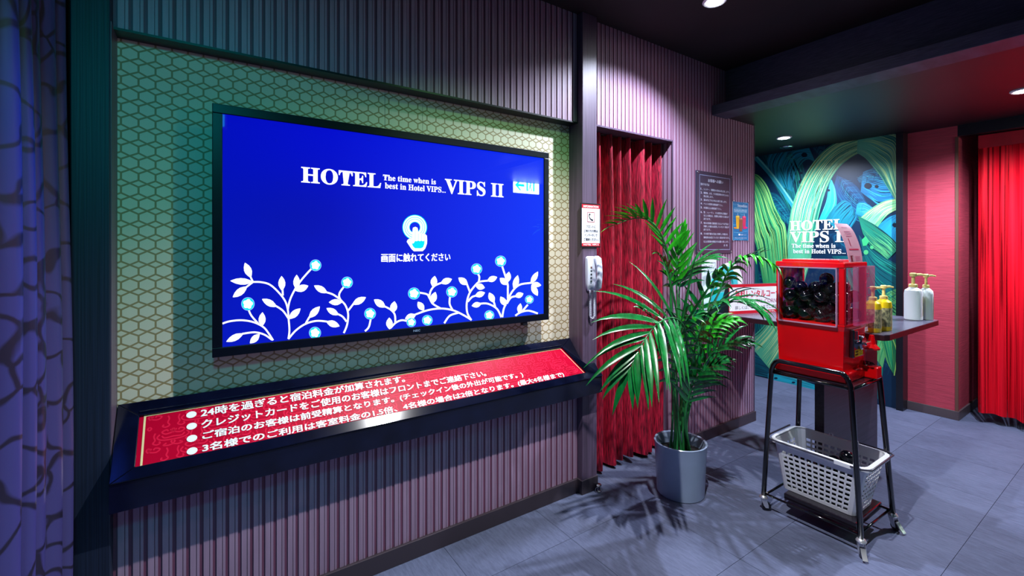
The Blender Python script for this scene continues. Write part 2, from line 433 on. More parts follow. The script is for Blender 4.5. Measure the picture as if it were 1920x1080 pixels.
class Print(MB):
    """coloured flat shapes on a plane; f maps sheet coordinates to the plane, n is its outward normal"""
    def __init__(s, f, n, eps=0.00025): super().__init__(); s.fm = f; s.n = Vector(n).normalized(); s.eps = eps
    def P(s, u, v, k): return s.fm(u, v) + s.n * (s.eps * k)
    def poly(s, pts, col, k=1):
        tri = tessellate_polygon([[Vector((p[0], p[1], 0)) for p in pts]])
        b = len(s.v); s.v += [s.P(p[0], p[1], k) for p in pts]
        for t in tri:
            A, B, C = (s.v[b+i] for i in t)
            n = (B-A).cross(C-A)
            t = t if n.dot(s.n) > 0 else t[::-1]
            s.face([b+i for i in t], 0, col)
    def rect(s, x0, y0, x1, y1, col, k=1): s.poly([(x0, y0), (x1, y0), (x1, y1), (x0, y1)], col, k)
    def disc(s, x, y, r, col, k=1, ry=None, n=28):
        ry = ry or r
        s.poly([(x + r*math.cos(2*math.pi*i/n), y + ry*math.sin(2*math.pi*i/n)) for i in range(n)], col, k)
    def stroke(s, pts, wd, col, k=1, taper=1.0, sm=5):
        P = crom([(p[0], p[1], 0) for p in pts], sm) if len(pts) > 2 else [Vector((*p, 0)) for p in pts]
        L = []; Rr = []
        for i, p in enumerate(P):
            t = (P[min(i+1, len(P)-1)] - P[max(i-1, 0)])
            if t.length < 1e-6: t = Vector((1, 0, 0))
            t.normalize(); nn = Vector((-t.y, t.x, 0)); q = i/(len(P)-1)
            ww = wd * 0.5 * (1 + (taper-1)*q)
            L.append(p + nn*ww); Rr.append(p - nn*ww)
        for i in range(len(P)-1):
            s.poly([tuple(L[i][:2]), tuple(L[i+1][:2]), tuple(Rr[i+1][:2]), tuple(Rr[i][:2])], col, k)
    def leafshape(s, b, t, wd, col, k=1):
        b = Vector(b); t = Vector(t); d = t-b; nn = Vector((-d.y, d.x)).normalized()
        prof = [(0, 0.10), (0.15, 0.55), (0.35, 0.95), (0.55, 1.0), (0.75, 0.75), (0.92, 0.3), (1, 0)]
        L = [b + d*q + nn*wd*0.5*h for q, h in prof]; Rr = [b + d*q - nn*wd*0.5*h for q, h in prof[:-1]]
        s.poly([tuple(p) for p in L] + [tuple(p) for p in Rr[::-1]], col, k)
    def blade(s, A, B, cols, n, k, taper=0.0, seed=1):
        """leaf between two edge curves A and B, striped along its length"""
        rnd = random.Random(seed)
        A = crom([(p[0], p[1], 0) for p in A], 6); B = crom([(p[0], p[1], 0) for p in B], 6)
        m = min(len(A), len(B)); A = [A[int(i*(len(A)-1)/(m-1))] for i in range(m)]; B = [B[int(i*(len(B)-1)/(m-1))] for i in range(m)]
        base, dark, light = cols
        def at(i, q): p = A[i].lerp(B[i], q); return (p.x, p.y)
        for j in range(8):
            q0, q1 = j/8, (j+1)/8; f = 0.78 + 0.35*math.sin(math.pi*(j+0.5)/8)
            c = tuple(x*f for x in base)
            for i in range(m-1): s.poly([at(i, q0), at(i+1, q0), at(i+1, q1), at(i, q1)], c, k)
        for j in range(n):
            q = rnd.uniform(0.02, 0.97); wq = rnd.uniform(0.004, 0.016)
            i0 = int(rnd.uniform(0, 0.7)*m); i1 = min(m-1, i0 + int(rnd.uniform(0.2, 0.9)*m) + 1)
            c = light if rnd.random() < 0.6 else dark
            dr = rnd.uniform(-0.06, 0.06)
            for i in range(i0, i1):
                f0 = math.sin(math.pi*(i-i0)/(i1-i0)); f1 = math.sin(math.pi*(i+1-i0)/(i1-i0))
                qa = min(0.99, max(0.01, q + dr*(i-i0)/m)); qb = min(0.99, max(0.01, q + dr*(i+1-i0)/m))
                a0 = at(i, max(0, qa-wq*f0)); a1 = at(i+1, max(0, qb-wq*f1)); b1 = at(i+1, min(1, qb+wq*f1)); b0 = at(i, min(1, qa+wq*f0))
                s.poly([a0, a1, b1, b0], c, k+1+(j % 3))
    def text(s, st, TL, BL, TR, BR, col, k=3, off=0.0):
        """TL.. are points on the plane (3D)"""
        cjk = any(ord(c) > 0x2E80 and ord(c) < 0x1D400 for c in st)
        if cjk and off > 0:
            TL, BL, TR, BR = Vector(TL), Vector(BL), Vector(TR), Vector(BR)
            hx_ = (TR-TL).normalized()*(TL-BL).length*off; hy_ = (TL-BL)*off*0.6
            for q_, (dx_, dy_) in enumerate(((1, 1), (-1, 1), (1, -1), (-1, -1))):
                o_ = hx_*dx_ + hy_*dy_
                s.text(st, TL+o_, BL+o_, TR+o_, BR+o_, col, k + q_*0.5, 0.0)
            return
        v, f = glyphs(st, off)
        TL, BL, TR, BR = Vector(TL), Vector(BL), Vector(TR), Vector(BR); b = len(s.v)
        for (x, y) in v:
            s.v.append((BL.lerp(BR, x)).lerp(TL.lerp(TR, x), y) + s.n*(s.eps*k))
        A = s.v[b+f[0][0]]; B = s.v[b+f[0][1]]; C = s.v[b+f[0][2]]
        flip = (B-A).cross(C-A).dot(s.n) < 0
        for t in f: s.face([b+i for i in (t[::-1] if flip else t)], 0, col)
    def textbox(s, st, x0, x1, yt, yb, col, k=3, off=0.0):
        """left edge measured at x0 between yt and yb; runs level to x1 on an upright plane"""
        a = s.fm(x0, yt); b = s.fm(x0, yb); c = s.fm(x1, yt)
        TR = Vector((c.x, c.y, a.z)); BR = Vector((c.x, c.y, b.z))
        s.text(st, a, b, TR, BR, col, k, off)

# ================================================================== THE SETTING
WY = 2.013          # front of the ribbed wall
AY = 2.09           # alcove back
XL, XC, XD, XJ, XE = -0.26, 1.827, 1.943, 2.72, 3.795
# ---- floor: sub-floor + carpet tiles
fl = MB(); fl.box(-0.9, 6.4, -1.9, 3.8, -0.06, -0.004); floor = tag(fl.build('floor', M['seam']), 'grey carpet tile floor', kind='structure')
TS = 0.553
tb = MB(); h = TS/2 - 0.0009; tb.box(-h, h, -h, h, -0.004, 0.0)
tile0 = tb.build('carpet_tile', M['carpet'], floor, bevel=0)
first = True
for i in range(-7, 7):
    for j in range(-5, 6):
        x = 3.163 + TS*(i+0.5) ; y = 0.60 + TS*(j+0.5)
        if x > 6.4 or x < -0.9 or y > 3.8: continue
        o = tile0 if first else tile0.copy()
        if not first: COL.objects.link(o); o.parent = floor
        o.location = (x, y, 0); first = False
# ---- ceilings
cb = MB(); cb.box(-0.9, 3.38, -1.9, WY + 0.3, CEIL, CEIL + 0.1); tag(cb.build('ceiling', M['ceil']), kind='structure', label='black main ceiling')
cb = MB(); cb.box(3.21, 6.4, -1.9, 3.8, SOFF, SOFF + 0.05)
sf = tag(cb.build('ceiling_soffit', M['soffit']), kind='structure', label='lowered dark soffit over the passage')
cb = MB(); cb.box(3.38, 3.42, -1.9, WY, SOFF + 0.06, CEIL + 0.1); cb.build('fascia_board', M['beam'], sf)
cb = MB(); cb.box(3.195, 3.385, -1.9, WY, SOFF - 0.012, SOFF + 0.062); cb.build('edge_strip', M['beam'], sf, bevel=0.003)

# ---- ribbed wall pieces
def ribs(mb, x0, x1, z0, z1, y, axis='x', p=0.040, d=0.0035):
    """vertical ribs; axis x: faces -Y at depth y. axis y: runs along Y, faces -X at X=y"""
    prof = []
    x = x0; i = 0
    segs = [(0.30, 1, d), (0.44, 0, 0), (0.05, 1, d*0.8), (0.21, 0, 0)]
    while x < x1 - 1e-6:
        for fr, mi, dep in segs:
            xe = min(x1, x + fr*p)
            if xe - x > 1e-6: prof.append((x, xe, mi, dep))
            x = xe
    def pt(a, dep, z): return (a, y + dep, z) if axis == 'x' else (y + dep, a, z)
    last = None
    for a, b, mi, dep in prof:
        q = (pt(a, dep, z0), pt(b, dep, z0), pt(b, dep, z1), pt(a, dep, z1))
        if axis == 'y': q = (q[1], q[0], q[3], q[2])
        mb.quad(*q, mi)
        if last is not None and abs(last - dep) > 1e-6:
            mb.quad(pt(a, last, z0), pt(a, dep, z0), pt(a, dep, z1), pt(a, last, z1), 1)
        last = dep
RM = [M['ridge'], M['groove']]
wb = MB()
wb.box(XL - 0.2, XC, AY + 0.004, AY + 0.12, 0, CEIL)               # behind the alcove
wb.box(XL - 0.2, XC, WY + 0.006, AY + 0.003, 0.0, 0.60)            # under the counter
wb.box(XL - 0.2, XC, WY + 0.006, AY + 0.003, 2.20, CEIL)           # header
wb.box(XD, XJ, WY + 0.006, AY + 0.14, 2.21, CEIL)                  # over the doorway
wb.box(XJ + 0.006, XE, WY + 0.006, AY + 0.14, 0, CEIL)             # right of the doorway
wall = tag(wb.build('wall_front', M['groove']), 'ribbed mauve wall with the screen alcove and curtained doorway', kind='structure')
r = MB(); ribs(r, XL, XC, 2.19, CEIL, WY); r.build('ribbed_header', RM, wall)
r = MB(); ribs(r, XL, XC, 0.07, 0.605, WY); r.build('ribbed_dado', RM, wall)
r = MB(); ribs(r, XD, XJ, 2.20, CEIL, WY, p=0.036); r.build('ribbed_lintel', RM, wall)
r = MB(); ribs(r, XJ, XE, 0.07, CEIL, WY, p=0.036); r.build('ribbed_wall_panel', RM, wall)
r = MB(); ribs(r, WY + 0.003, AY + 0.14, 0.07, 2.20, XJ, axis='y', p=0.036); r.build('ribbed_jamb', RM, wall)
r = MB(); r.box(XE, XE + 0.012, WY - 0.003, AY + 0.14, 0, CEIL); r.build('end_trim', M['column'], wall)
r = MB(); r.box(XL, XC, WY - 0.002, AY, 2.182, 2.19); r.build('alcove_soffit', M['blackm'], wall)
r = MB(); r.box(XD, XJ, WY - 0.002, AY + 0.14, 2.19, 2.2); r.build('door_head', M['column'], wall)
r = MB(); r.box(XJ - 0.003, XJ + 0.003, WY - 0.004, WY + 0.004, 0.07, 2.2); r.build('corner_bead', M['column'], wall)
# alcove wallpaper in three drops
for a, b in ((XL, 0.692), (0.694, 0.879), (0.881, XC)):
    r = MB(); r.box(a, b, AY, AY + 0.004, 0.60, 2.19); r.build('wallpaper_drop', M['hex'], wall)
# columns and post
r = MB(); r.box(XC, XD, WY - 0.043, AY + 0.14, 0, CEIL); r.build('trim_1', M['column'], None, bevel=0.003)
tag(bpy.data.objects['trim_1'], 'narrow dark laminate column between alcove and doorway', kind='structure')
r = MB(); r.box(-0.356, XL, WY - 0.050, AY, 0, CEIL); tag(r.build('trim_2', M['post'], None, bevel=0.003), 'dark wood-grain post left of the alcove', kind='structure')
r = MB(); r.box(XL, XL + 0.002, WY - 0.045, AY, 0.70, 2.19); r.build('reveal_strip', M['column'], bpy.data.objects['trim_2'])
# left wall
r = MB(); r.box(-0.60, -0.47, -1.9, 2.2, 0, CEIL); r.box(-0.47, -0.356, 2.0, 2.1, 0, CEIL)
tag(r.build('wall_left', M['black']), 'black side wall behind the blue curtain', kind='structure')
# black sheet standing in for the unlit space behind the doorway curtain
r = MB(); r.box(XD, XJ, AY + 0.14, AY + 0.18, 0, CEIL); r.build('doorway_back', M['black'], wall)
# baseboards
r = MB(); r.box(XL, XC - 0.012, WY - 0.014, WY + 0.006, 0, 0.082); tag(r.build('baseboard_front', M['base'], None, bevel=0.002), kind='structure', label='dark vinyl baseboard under the dado')
r = MB(); r.box(XC - 0.010, XD + 0.003, WY - 0.050, WY + 0.03, 0, 0.082); tag(r.build('baseboard_column', M['base'], None, bevel=0.002), kind='structure', label='dark baseboard around the column foot')
r = MB(); r.box(XJ - 0.012, XE + 0.014, WY - 0.014, WY + 0.006, 0, 0.078); r.box(XJ - 0.012, XJ + 0.002, WY, AY + 0.1, 0, 0.078)
tag(r.build('baseboard_right', M['base'], None, bevel=0.002), kind='structure', label='dark baseboard right of the doorway')

# ---- mural wall, black frame, red pillar, return wall
MX = 5.125
r = MB(); r.box(MX + 0.002, MX + 0.1, 1.43, 3.8, 0, SOFF + 0.06)
mw = tag(r.build('wall_mural', M['black']), 'wall covered with a printed mural of large tropical leaves', kind='structure')
r = MB(); r.box(5.09, 5.3, 1.385, 1.435, 0, SOFF); tag(r.build('trim_3', M['blackm'], None, bevel=0.002), 'black edge strip between mural and red pillar', kind='structure')
r = MB(); r.box(5.21, 6.3, 1.06, 1.42, 0, SOFF); rp = tag(r.build('wall_pillar', M['redwall']), 'red grasscloth pillar', kind='structure')
r = MB(); r.box(5.204, 5.216, 1.054, 1.074, 0.07, 2.37); r.build('corner_trim', M['brown'], rp)
r = MB(); r.box(5.198, 5.212, 1.052, 1.39, 0, 0.075); r.box(5.2, 6.3, 1.048, 1.062, 0, 0.075); tag(r.build('baseboard_pillar', M['base2'], None, bevel=0.002), kind='structure', label='brown baseboard round the red pillar')
r = MB(); r.box(5.21, 5.27, -1.9, 1.06, 2.375, SOFF); tag(r.build('wall_lintel', M['blackm']), 'black lintel over the red string curtain', kind='structure')
r = MB(); r.box(6.3, 6.4, -1.9, 3.8, 0, SOFF); tag(r.build('wall_far', M['black']), 'dark wall beyond the string curtain', kind='structure')
r = MB(); r.box(MX, 6.4, 3.75, 3.85, 0, SOFF); r.box(XE, MX, 3.75, 3.85, 0, SOFF); tag(r.build('wall_passage', M['black']), 'dark wall at the end of the passage', kind='structure')

# mural print
mu = Print(lambda x, y: onX(x, y, MX), (-1, 0, 0), 0.0002)
T1, T2, T3, T4 = rgb(6, 44, 74), rgb(12, 92, 118), rgb(20, 130, 150), rgb(34, 150, 196)
G1 = (rgb(92, 196, 150), rgb(24, 130, 110), rgb(206, 240, 168)); G2 = (rgb(60, 180, 110), rgb(16, 110, 80), rgb(160, 232, 130)); G3 = (rgb(120, 214, 150), rgb(40, 150, 120), rgb(226, 248, 170))
D1 = (rgb(10, 92, 100), rgb(4, 50, 70), rgb(30, 150, 130)); B1 = (rgb(22, 120, 170), rgb(6, 60, 100), rgb(50, 180, 210)); C1 = (rgb(30, 180, 200), rgb(8, 100, 130), rgb(120, 230, 220))
zt, zb = SOFF, 0.0
yA, yB = 3.75, 1.435
mu.quad((MX, yA, zb), (MX, yB, zb), (MX, yB, zt), (MX, yA, zt), 0, T1)
def cp(x, y): return (1410 + x/4.32, 230 + y/4.32)
def cps(l): return [cp(*p) for p in l]
# broad dark-teal leaves at the back
mu.blade(cps([(-60, 60), (60, 260), (180, 500), (330, 760)]), cps([(150, 40), (330, 200), (430, 420), (400, 760)]), D1, 60, 1, seed=3)
mu.blade(cps([(170, 480), (120, 320), (220, 160), (420, 110)]), cps([(330, 560), (360, 400), (440, 300), (520, 330)]), (T3, T1, T4), 60, 4, seed=4)
mu.blade(cps([(900, 400), (960, 380), (1080, 390), (1180, 420)]), cps([(880, 560), (960, 620), (1040, 670), (1180, 640)]), B1, 50, 3, seed=5)
mu.blade(cps([(690, 420), (780, 560), (900, 660), (1040, 690)]), cps([(650, 560), (720, 700), (860, 800), (1000, 820)]), (rgb(12, 70, 116), T1, T3), 50, 3, seed=6)
mu.blade(cps([(540, 790), (600, 640), (620, 520), (640, 460)]), cps([(600, 790), (680, 680), (680, 560), (650, 470)]), C1, 40, 6, seed=7)
mu.blade(cps([(600, 780), (660, 690), (740, 630), (800, 650)]), cps([(760, 960), (800, 860), (850, 770), (820, 700)]), (T3, T1, T4), 60, 8, seed=8)
mu.blade(cps([(850, 660), (900, 640), (980, 690), (1010, 740)]), cps([(840, 740), (900, 760), (940, 740), (980, 750)]), (T4, B1[1], C1[2]), 20, 8, seed=9)
mu.blade(cps([(1000, 850), (1060, 800), (1120, 760), (1180, 740)]), cps([(1190, 1000), (1190, 940), (1190, 880), (1190, 820)]), (T4, B1[1], C1[0]), 20, 4, seed=10)
# stem
mu.stroke(cps([(20, 270), (170, 440), (340, 680)]), 9, rgb(40, 150, 165), 9, sm=4)
mu.stroke(cps([(28, 264), (178, 434), (348, 674)]), 2.5, rgb(120, 210, 200), 11, sm=4)
for (x, y, q) in ((425, 262, 24), (400, 408, 12), (405, 480, 26), (615, 522, 8), (622, 548, 12), (940, 512, 30), (1010, 517, 16), (1160, 830, 22)):
    mu.disc(*cp(x, y), q/4.32, rgb(4, 30, 52), 12, q/4.32*0.8)
# feathered dark leaves that fill the gaps
for kq, (p0, p1, p2, wq, cc_) in enumerate((((700, 430), (790, 560), (930, 700), 150, (rgb(14, 76, 122), rgb(6, 48, 84), rgb(36, 120, 160))), ((1180, 300), (1000, 420), (860, 470), 120, (rgb(16, 84, 120), rgb(6, 50, 84), rgb(40, 130, 160))),
        ((0, 560), (160, 640), (330, 820), 150, (rgb(8, 78, 104), rgb(4, 50, 76), rgb(30, 140, 150))), ((150, 60), (260, 170), (330, 330), 120, (rgb(12, 96, 116), rgb(4, 50, 76), rgb(60, 170, 150))),
        ((480, 90), (540, 180), (560, 260), 120, (rgb(8, 56, 90), rgb(4, 36, 66), rgb(24, 100, 120))), ((620, 900), (760, 950), (880, 1090), 170, (rgb(8, 60, 96), rgb(4, 40, 70), rgb(24, 110, 140))),
        ((760, 1180), (900, 1250), (1180, 1300), 200, (rgb(8, 76, 96), rgb(4, 44, 72), rgb(30, 140, 140))), ((0, 1180), (120, 1350), (300, 1500), 220, (rgb(8, 66, 96), rgb(4, 44, 72), rgb(24, 120, 130))),
        ((900, 1500), (1000, 1750), (1180, 2000), 260, (rgb(6, 60, 92), rgb(4, 40, 68), rgb(16, 96, 120))), ((20, 1750), (150, 1850), (400, 2150), 260, (rgb(6, 60, 92), rgb(4, 40, 68), rgb(16, 96, 120))))):
    a0_, a1_, a2_ = Vector(p0), Vector(p1), Vector(p2); dd = (a2_-a0_).normalized(); nn_ = Vector((-dd.y, dd.x))*wq*0.5
    mu.blade(cps([tuple(a0_), tuple(a1_+nn_), tuple(a2_+nn_*0.3)]), cps([tuple(a0_+dd*4), tuple(a1_-nn_), tuple(a2_-nn_*0.3)]), cc_, 36, 1 + 0.3*kq, seed=60+kq)
    for q_ in range(12):     # torn side ribs
        f_ = 0.1 + 0.07*q_; b_ = a0_.lerp(a1_, min(1, f_*2)) if f_ < 0.5 else a1_.lerp(a2_, f_*2-1)
        for sg in (-1, 1):
            mu.stroke([cp(*b_), cp(*(b_ + dd*wq*0.30 + nn_*sg*(0.9-0.3*f_)))], 1.1, cc_[2] if q_ % 3 else cc_[1], 7 + 0.1*q_, taper=0.2)
# big arching band
mu.blade(cps([(255, 1080), (290, 880), (330, 660), (420, 440), (540, 270), (680, 160), (860, 100), (1010, 70), (1180, 60)]),
         cps([(480, 1080), (510, 900), (560, 680), (620, 500), (700, 370), (780, 300), (860, 252), (910, 250), (940, 270)]), G1, 150, 14, seed=11)
mu.blade(cps([(860, 90), (1000, 70), (1100, 80), (1190, 120), (1200, 300), (1200, 500), (1190, 650)]),
         cps([(850, 245), (920, 290), (990, 370), (1050, 450), (1100, 530), (1150, 610), (1180, 670)]), (rgb(96, 180, 150), G1[1], rgb(180, 226, 150)), 90, 18, seed=12)
# left pale blade
mu.blade(cps([(0, 410), (60, 430), (130, 520), (190, 680), (240, 780), (280, 880), (300, 1300)]),
         cps([(-60, 480), (-30, 600), (-20, 720), (0, 850), (20, 950), (40, 1020), (90, 1300)]), G2, 110, 14, seed=13)
# right group
mu.blade(cps([(880, 770), (960, 700), (1060, 640), (1180, 615)]), cps([(1010, 860), (1060, 790), (1110, 740), (1185, 700)]), G3, 60, 20, seed=14)
mu.blade(cps([(860, 755), (1000, 830), (1120, 920), (1200, 1010)]), cps([(900, 900), (960, 1000), (1040, 1060), (1100, 1110)]), (rgb(26, 130, 104), D1[1], rgb(110, 210, 130)), 60, 22, seed=15)
mu.blade([(1610, 440), (1640, 470), (1690, 500)], [(1620, 480), (1645, 560), (1690, 600)], D1, 40, 12, seed=21)
mu.poly(cps([(890, 950), (920, 920), (950, 960), (930, 995), (900, 1000)]), rgb(60, 190, 120), 25)
mu.disc(*cp(925, 1050), 4.5, rgb(80, 190, 120), 25); mu.disc(*cp(972, 1010), 3.4, rgb(80, 190, 120), 25)
for pl, sd in (([(0, 880), (90, 960), (200, 1100)], 1),):
    pass
# lower part behind the machine and the counter
mu.blade([(1470, 480), (1452, 540), (1440, 600), (1400, 640)], [(1522, 480), (1500, 560), (1480, 640), (1450, 700)], G1, 60, 14, seed=16)
mu.blade([(1420, 480), (1425, 540), (1435, 600), (1445, 660)], [(1400, 480), (1395, 540), (1392, 600), (1390, 660)], D1, 40, 10, seed=17)
mu.blade([(1685, 540), (1660, 552), (1640, 585), (1620, 640)], [(1690, 600), (1680, 625), (1665, 650), (1655, 690)], (rgb(110, 200, 120), G1[1], rgb(60, 160, 100)), 40, 14, seed=18)
mu.blade([(1640, 600), (1652, 640), (1664, 680), (1677, 703)], [(1676, 600), (1680, 630), (1680, 670), (1678, 704)], (rgb(40, 150, 96), D1[1], rgb(160, 230, 110)), 14, 18, seed=19)
mu.stroke([(1668, 622), (1682, 660), (1677, 704)], 2.2, rgb(190, 240, 120), 24)
mu.blade([(1395, 640), (1430, 660), (1470, 690), (1520, 720)], [(1395, 700), (1430, 706), (1470, 716), (1520, 728)], (rgb(10, 84, 104), T1, T3), 40, 8, seed=20)
mu.blade([(1440, 700), (1470, 704), (1500, 712), (1530, 722)], [(1440, 712), (1470, 718), (1500, 725), (1530, 733)], C1, 16, 13, seed=22)
for x, y in ((1455, 709), (1488, 717)): mu.disc(x, y, 3.4, T1, 17, 1.8)
mu.blade([(1560, 480), (1600, 560), (1620, 640), (1630, 740)], [(1620, 480), (1650, 560), (1660, 640), (1650, 750)], D1, 50, 6, seed=23)
WHT = rgb(250, 252, 255)
mu.textbox(serif('HOTEL'), 1481.5, 1583, 414.5, 433, WHT, 30, 0.012)
mu.textbox(serif('VIPS II'), 1481.5, 1594, 434.5, 455, WHT, 30, 0.012)
mu.textbox(serif('The time when is'), 1485, 1567, 457, 464.8, WHT, 30, 0.012)
mu.textbox(serif('best in Hotel VIPS') + '...', 1487.5, 1586, 467, 475, WHT, 30, 0.012)
mu.build('leaf_mural', M['mural'], mw)

# ================================================================== CEILING LIGHTS
def downlight(loc, label, lit=True):
    t = thing('ceiling_downlight', loc, label, 'light', 'recessed ceiling downlights')
    x, y, z = loc
    a = MB(); a.lathe([(0.062, 0.0), (0.064, -0.006), (0.056, -0.012), (0.046, -0.010), (0.044, 0.0)], loc, 28)
    a.build('trim_ring', M['chrome'] if not lit else M['white'], t, smooth='auto')
    a = MB(); a.lathe([(0.0445, 0.0), (0.0445, -0.006), (0.03, -0.012), (0.001, -0.014)], loc, 28)
    a.build('lamp_lens', M['lamp'] if lit else M['dchrome'], t, smooth=True)
downlight((2.36, 1.47, CEIL), 'lit downlight in the black main ceiling')
downlight((4.43, 2.07, SOFF), 'lit downlight in the soffit before the leaf mural')
downlight((4.87, 2.25, SOFF), 'unlit chrome-rimmed downlight just before the leaf mural', False)
downlight((4.38, 0.58, SOFF), 'lit downlight in the soffit before the red string curtain')

# ================================================================== WALL SCREEN
TX0, TX1, TZ0, TZ1, TY = 0.018, 1.592, 1.043, 1.978, 1.990
tv = thing('wall_screen', (0.8, TY, TZ0), 'large wall-mounted touch screen glowing blue with white flowers', 'screen')
SX0, SX1, SZ0, SZ1 = 0.050, 1.560, 1.078, 1.944
a = MB(); a.box(TX0 + 0.02, TX1 - 0.02, TY + 0.012, TY + 0.062, TZ0 + 0.02, TZ1 - 0.02); a.build('housing', M['blackm'], tv, bevel=0.004)
a = MB(); a.box(0.45, 1.15, TY + 0.062, AY - 0.002, 1.3, 1.7); a.build('wall_bracket', M['blackm'], tv)
a = MB()
a.box(TX0, TX1, TY, TY + 0.02, SZ1, TZ1); a.box(TX0, TX1, TY, TY + 0.02, TZ0, SZ0)
a.box(TX0, SX0, TY, TY + 0.02, SZ0, SZ1); a.box(SX1, TX1, TY, TY + 0.02, SZ0, SZ1)
a.build('bezel', M['bezel'], tv, bevel=0.002)
a = MB(); p = onY(985, 603, TY); a.box(p.x - 0.012, p.x + 0.018, TY + 0.004, TY + 0.03, TZ0 - 0.018, TZ0 + 0.002); a.build('remote_sensor', M['blackm'], tv, bevel=0.002)
SY = 1.998
S = Print(lambda x, y: onY(x, y, SY), (0, -1, 0), 0.0002)
# backlight field, colour steps through corners
gx, gz = 24, 14
def bgc(u, v):   # u 0..1 left-right, v 0..1 bottom-top
    base = [0, 8, 205]
    f = 0.72 + 0.28*abs(u-0.2)*1.6
    g = 12 + 40*max(0, u-0.25)/0.75 + 10*(1-v)
    bb = 190 + 62*u - 24*math.exp(-((u-0.2)**2+(v-0.55)**2)/0.05)
    return rgb(10*u + 2, g, min(250, bb))
SYB = SY
for i in range(gx):
    for j in range(gz):
        u0, u1, v0, v1 = i/gx, (i+1)/gx, j/gz, (j+1)/gz
        X0, X1 = SX0 + (SX1-SX0)*u0, SX0 + (SX1-SX0)*u1; Z0, Z1 = SZ0 + (SZ1-SZ0)*v0, SZ0 + (SZ1-SZ0)*v1
        S.quad((X0, SYB, Z0), (X1, SYB, Z0), (X1, SYB, Z1), (X0, SYB, Z1), 0, (bgc(u0, v0), bgc(u1, v0), bgc(u1, v1), bgc(u0, v1)))
EW = (1.25, 1.3, 1.5); EC = (0.0, 0.85, 1.05); EWs = (0.35, 0.55, 1.3)
S.textbox(serif('HOTEL'), 564.5, 714.5, 312, 342.5, EW, 6, 0.012)
S.textbox(serif('The time when is'), 718, 817, 327, 338, EW, 6, 0.012)
S.textbox(serif('best in Hotel VIPS') + '...', 721.5, 835.5, 342, 353.5, EW, 6, 0.012)
S.textbox(serif('VIPS II'), 834, 944, 334.5, 363, EW, 6, 0.012)
S.textbox('画面に触れてください', 715, 844, 475.5, 491.5, EW, 6, 0.03)
# touch icon
hx = lambda x, y: (740 + x/9.817, 390 + y/9.817)
cx, cy = hx(368, 356)
for rr, c in ((23.6, EC), (22.2, EW), (19.6, EC), (18.4, EW), (15.8, EC), (14.8, EW), (10.6, EC), (9.6, rgb(12, 40, 240))):
    S.disc(cx, cy, rr*0.985, c, 5 + (24-rr)*0.3, rr, 48)
S.poly([hx(*p) for p in [(325, 395), (333, 362), (375, 345), (415, 362), (425, 400), (425, 450), (455, 452), (475, 470), (500, 462), (520, 485), (560, 480), (590, 510), (594, 600), (590, 660), (560, 745), (510, 795), (350, 797), (305, 755), (218, 622), (232, 588), (270, 560), (320, 575)]], EW, 14)
S.poly([hx(*p) for p in [(310, 655), (345, 650), (372, 605), (400, 612), (428, 600), (458, 612), (485, 600), (515, 612), (545, 600), (542, 660), (518, 722), (480, 742), (370, 740), (335, 708)]], EC, 16)
for x in (372, 432, 490, 545): S.stroke([hx(x, 400 if x == 372 else 470), hx(x, 600)], 0.9, (0.5, 1.0, 1.0), 16)
# flowering branches
def fa(x, y): return (400 + x/4.909, 440 + y/4.909)
def fb(x, y): return (680 + x/5.333, 440 + y/5.333)
def clampp(q):
    return q
def br(f, pts): S.stroke([f(*p) for p in pts], 3.4, EW, 7)
def lf(f, b, t, w=62): S.leafshape(f(*b), f(*t), w/5.0, EW, 8)
def flo(f, x, y, r):
    px_, py_ = f(x, y); r = r/5.0
    zb_ = 652 - (px_-417)*0.0895 - 1.0
    def cl(pts): return [(a_, min(b_, zb_)) for a_, b_ in pts]
    S.poly(cl([(px_ + (r+1.0)*math.cos(i*math.pi/14), py_ + (r+1.0)*math.sin(i*math.pi/14)) for i in range(28)]), EWs, 7.5)
    S.poly(cl([(px_ + r*math.cos(i*math.pi/14), py_ + r*math.sin(i*math.pi/14)) for i in range(28)]), EC, 9)
    pts = []
    for i in range(40):
        a_ = 2*math.pi*i/40; q = r*(0.62 + 0.2*abs(math.cos(2.5*a_ + 0.4)))
        pts.append((px_ + q*math.cos(a_), py_ + q*math.sin(a_)))
    S.poly(cl(pts), EW, 11)
A = fa
br(A, [(690,960),(700,880),(692,770),(685,690),(660,610),(600,530),(520,460),(440,437),(365,435)]); br(A, [(365,435),(340,385)]); lf(A, (345,395),(290,258),70)
lf(A,(365,435),(155,425),62); br(A,[(365,435),(300,485)]); lf(A,(310,478),(178,576),66)
br(A,[(640,560),(636,500)]); lf(A,(632,515),(628,380),66)
br(A,[(685,690),(705,600),(750,505),(800,430),(850,370),(905,310)]); flo(A,940,282,50); lf(A,(765,505),(767,368),62); lf(A,(755,515),(874,470),66)
br(A,[(690,770),(640,700),(575,655)]); lf(A,(582,662),(447,592),62); lf(A,(695,775),(802,678),62)
br(A,[(690,960),(760,880),(850,820),(950,793),(1050,800)]); lf(A,(1040,800),(1162,842),62); br(A,[(850,815),(885,755)]); lf(A,(880,765),(980,660),62)
br(A,[(84,818),(150,797),(260,787),(370,805),(460,850),(510,910),(550,972)]); br(A,[(415,820),(350,745),(320,680)]); flo(A,318,637,58); lf(A,(445,845),(452,713),66)
br(A,[(540,968),(470,920),(380,898),(265,912)]); lf(A,(275,910),(118,985),60); lf(A,(425,915),(336,1000),60); flo(A,935,903,52)
br(A,[(1200,905),(1230,830),(1240,730),(1215,650),(1165,590),(1160,540),(1200,480)]); flo(A,1230,440,50)
br(A,[(1160,590),(1100,550),(1040,530)]); lf(A,(1048,535),(926,468),60); lf(A,(1185,620),(1062,622),58); br(A,[(1240,700),(1290,635)]); lf(A,(1280,642),(1404,575),62)
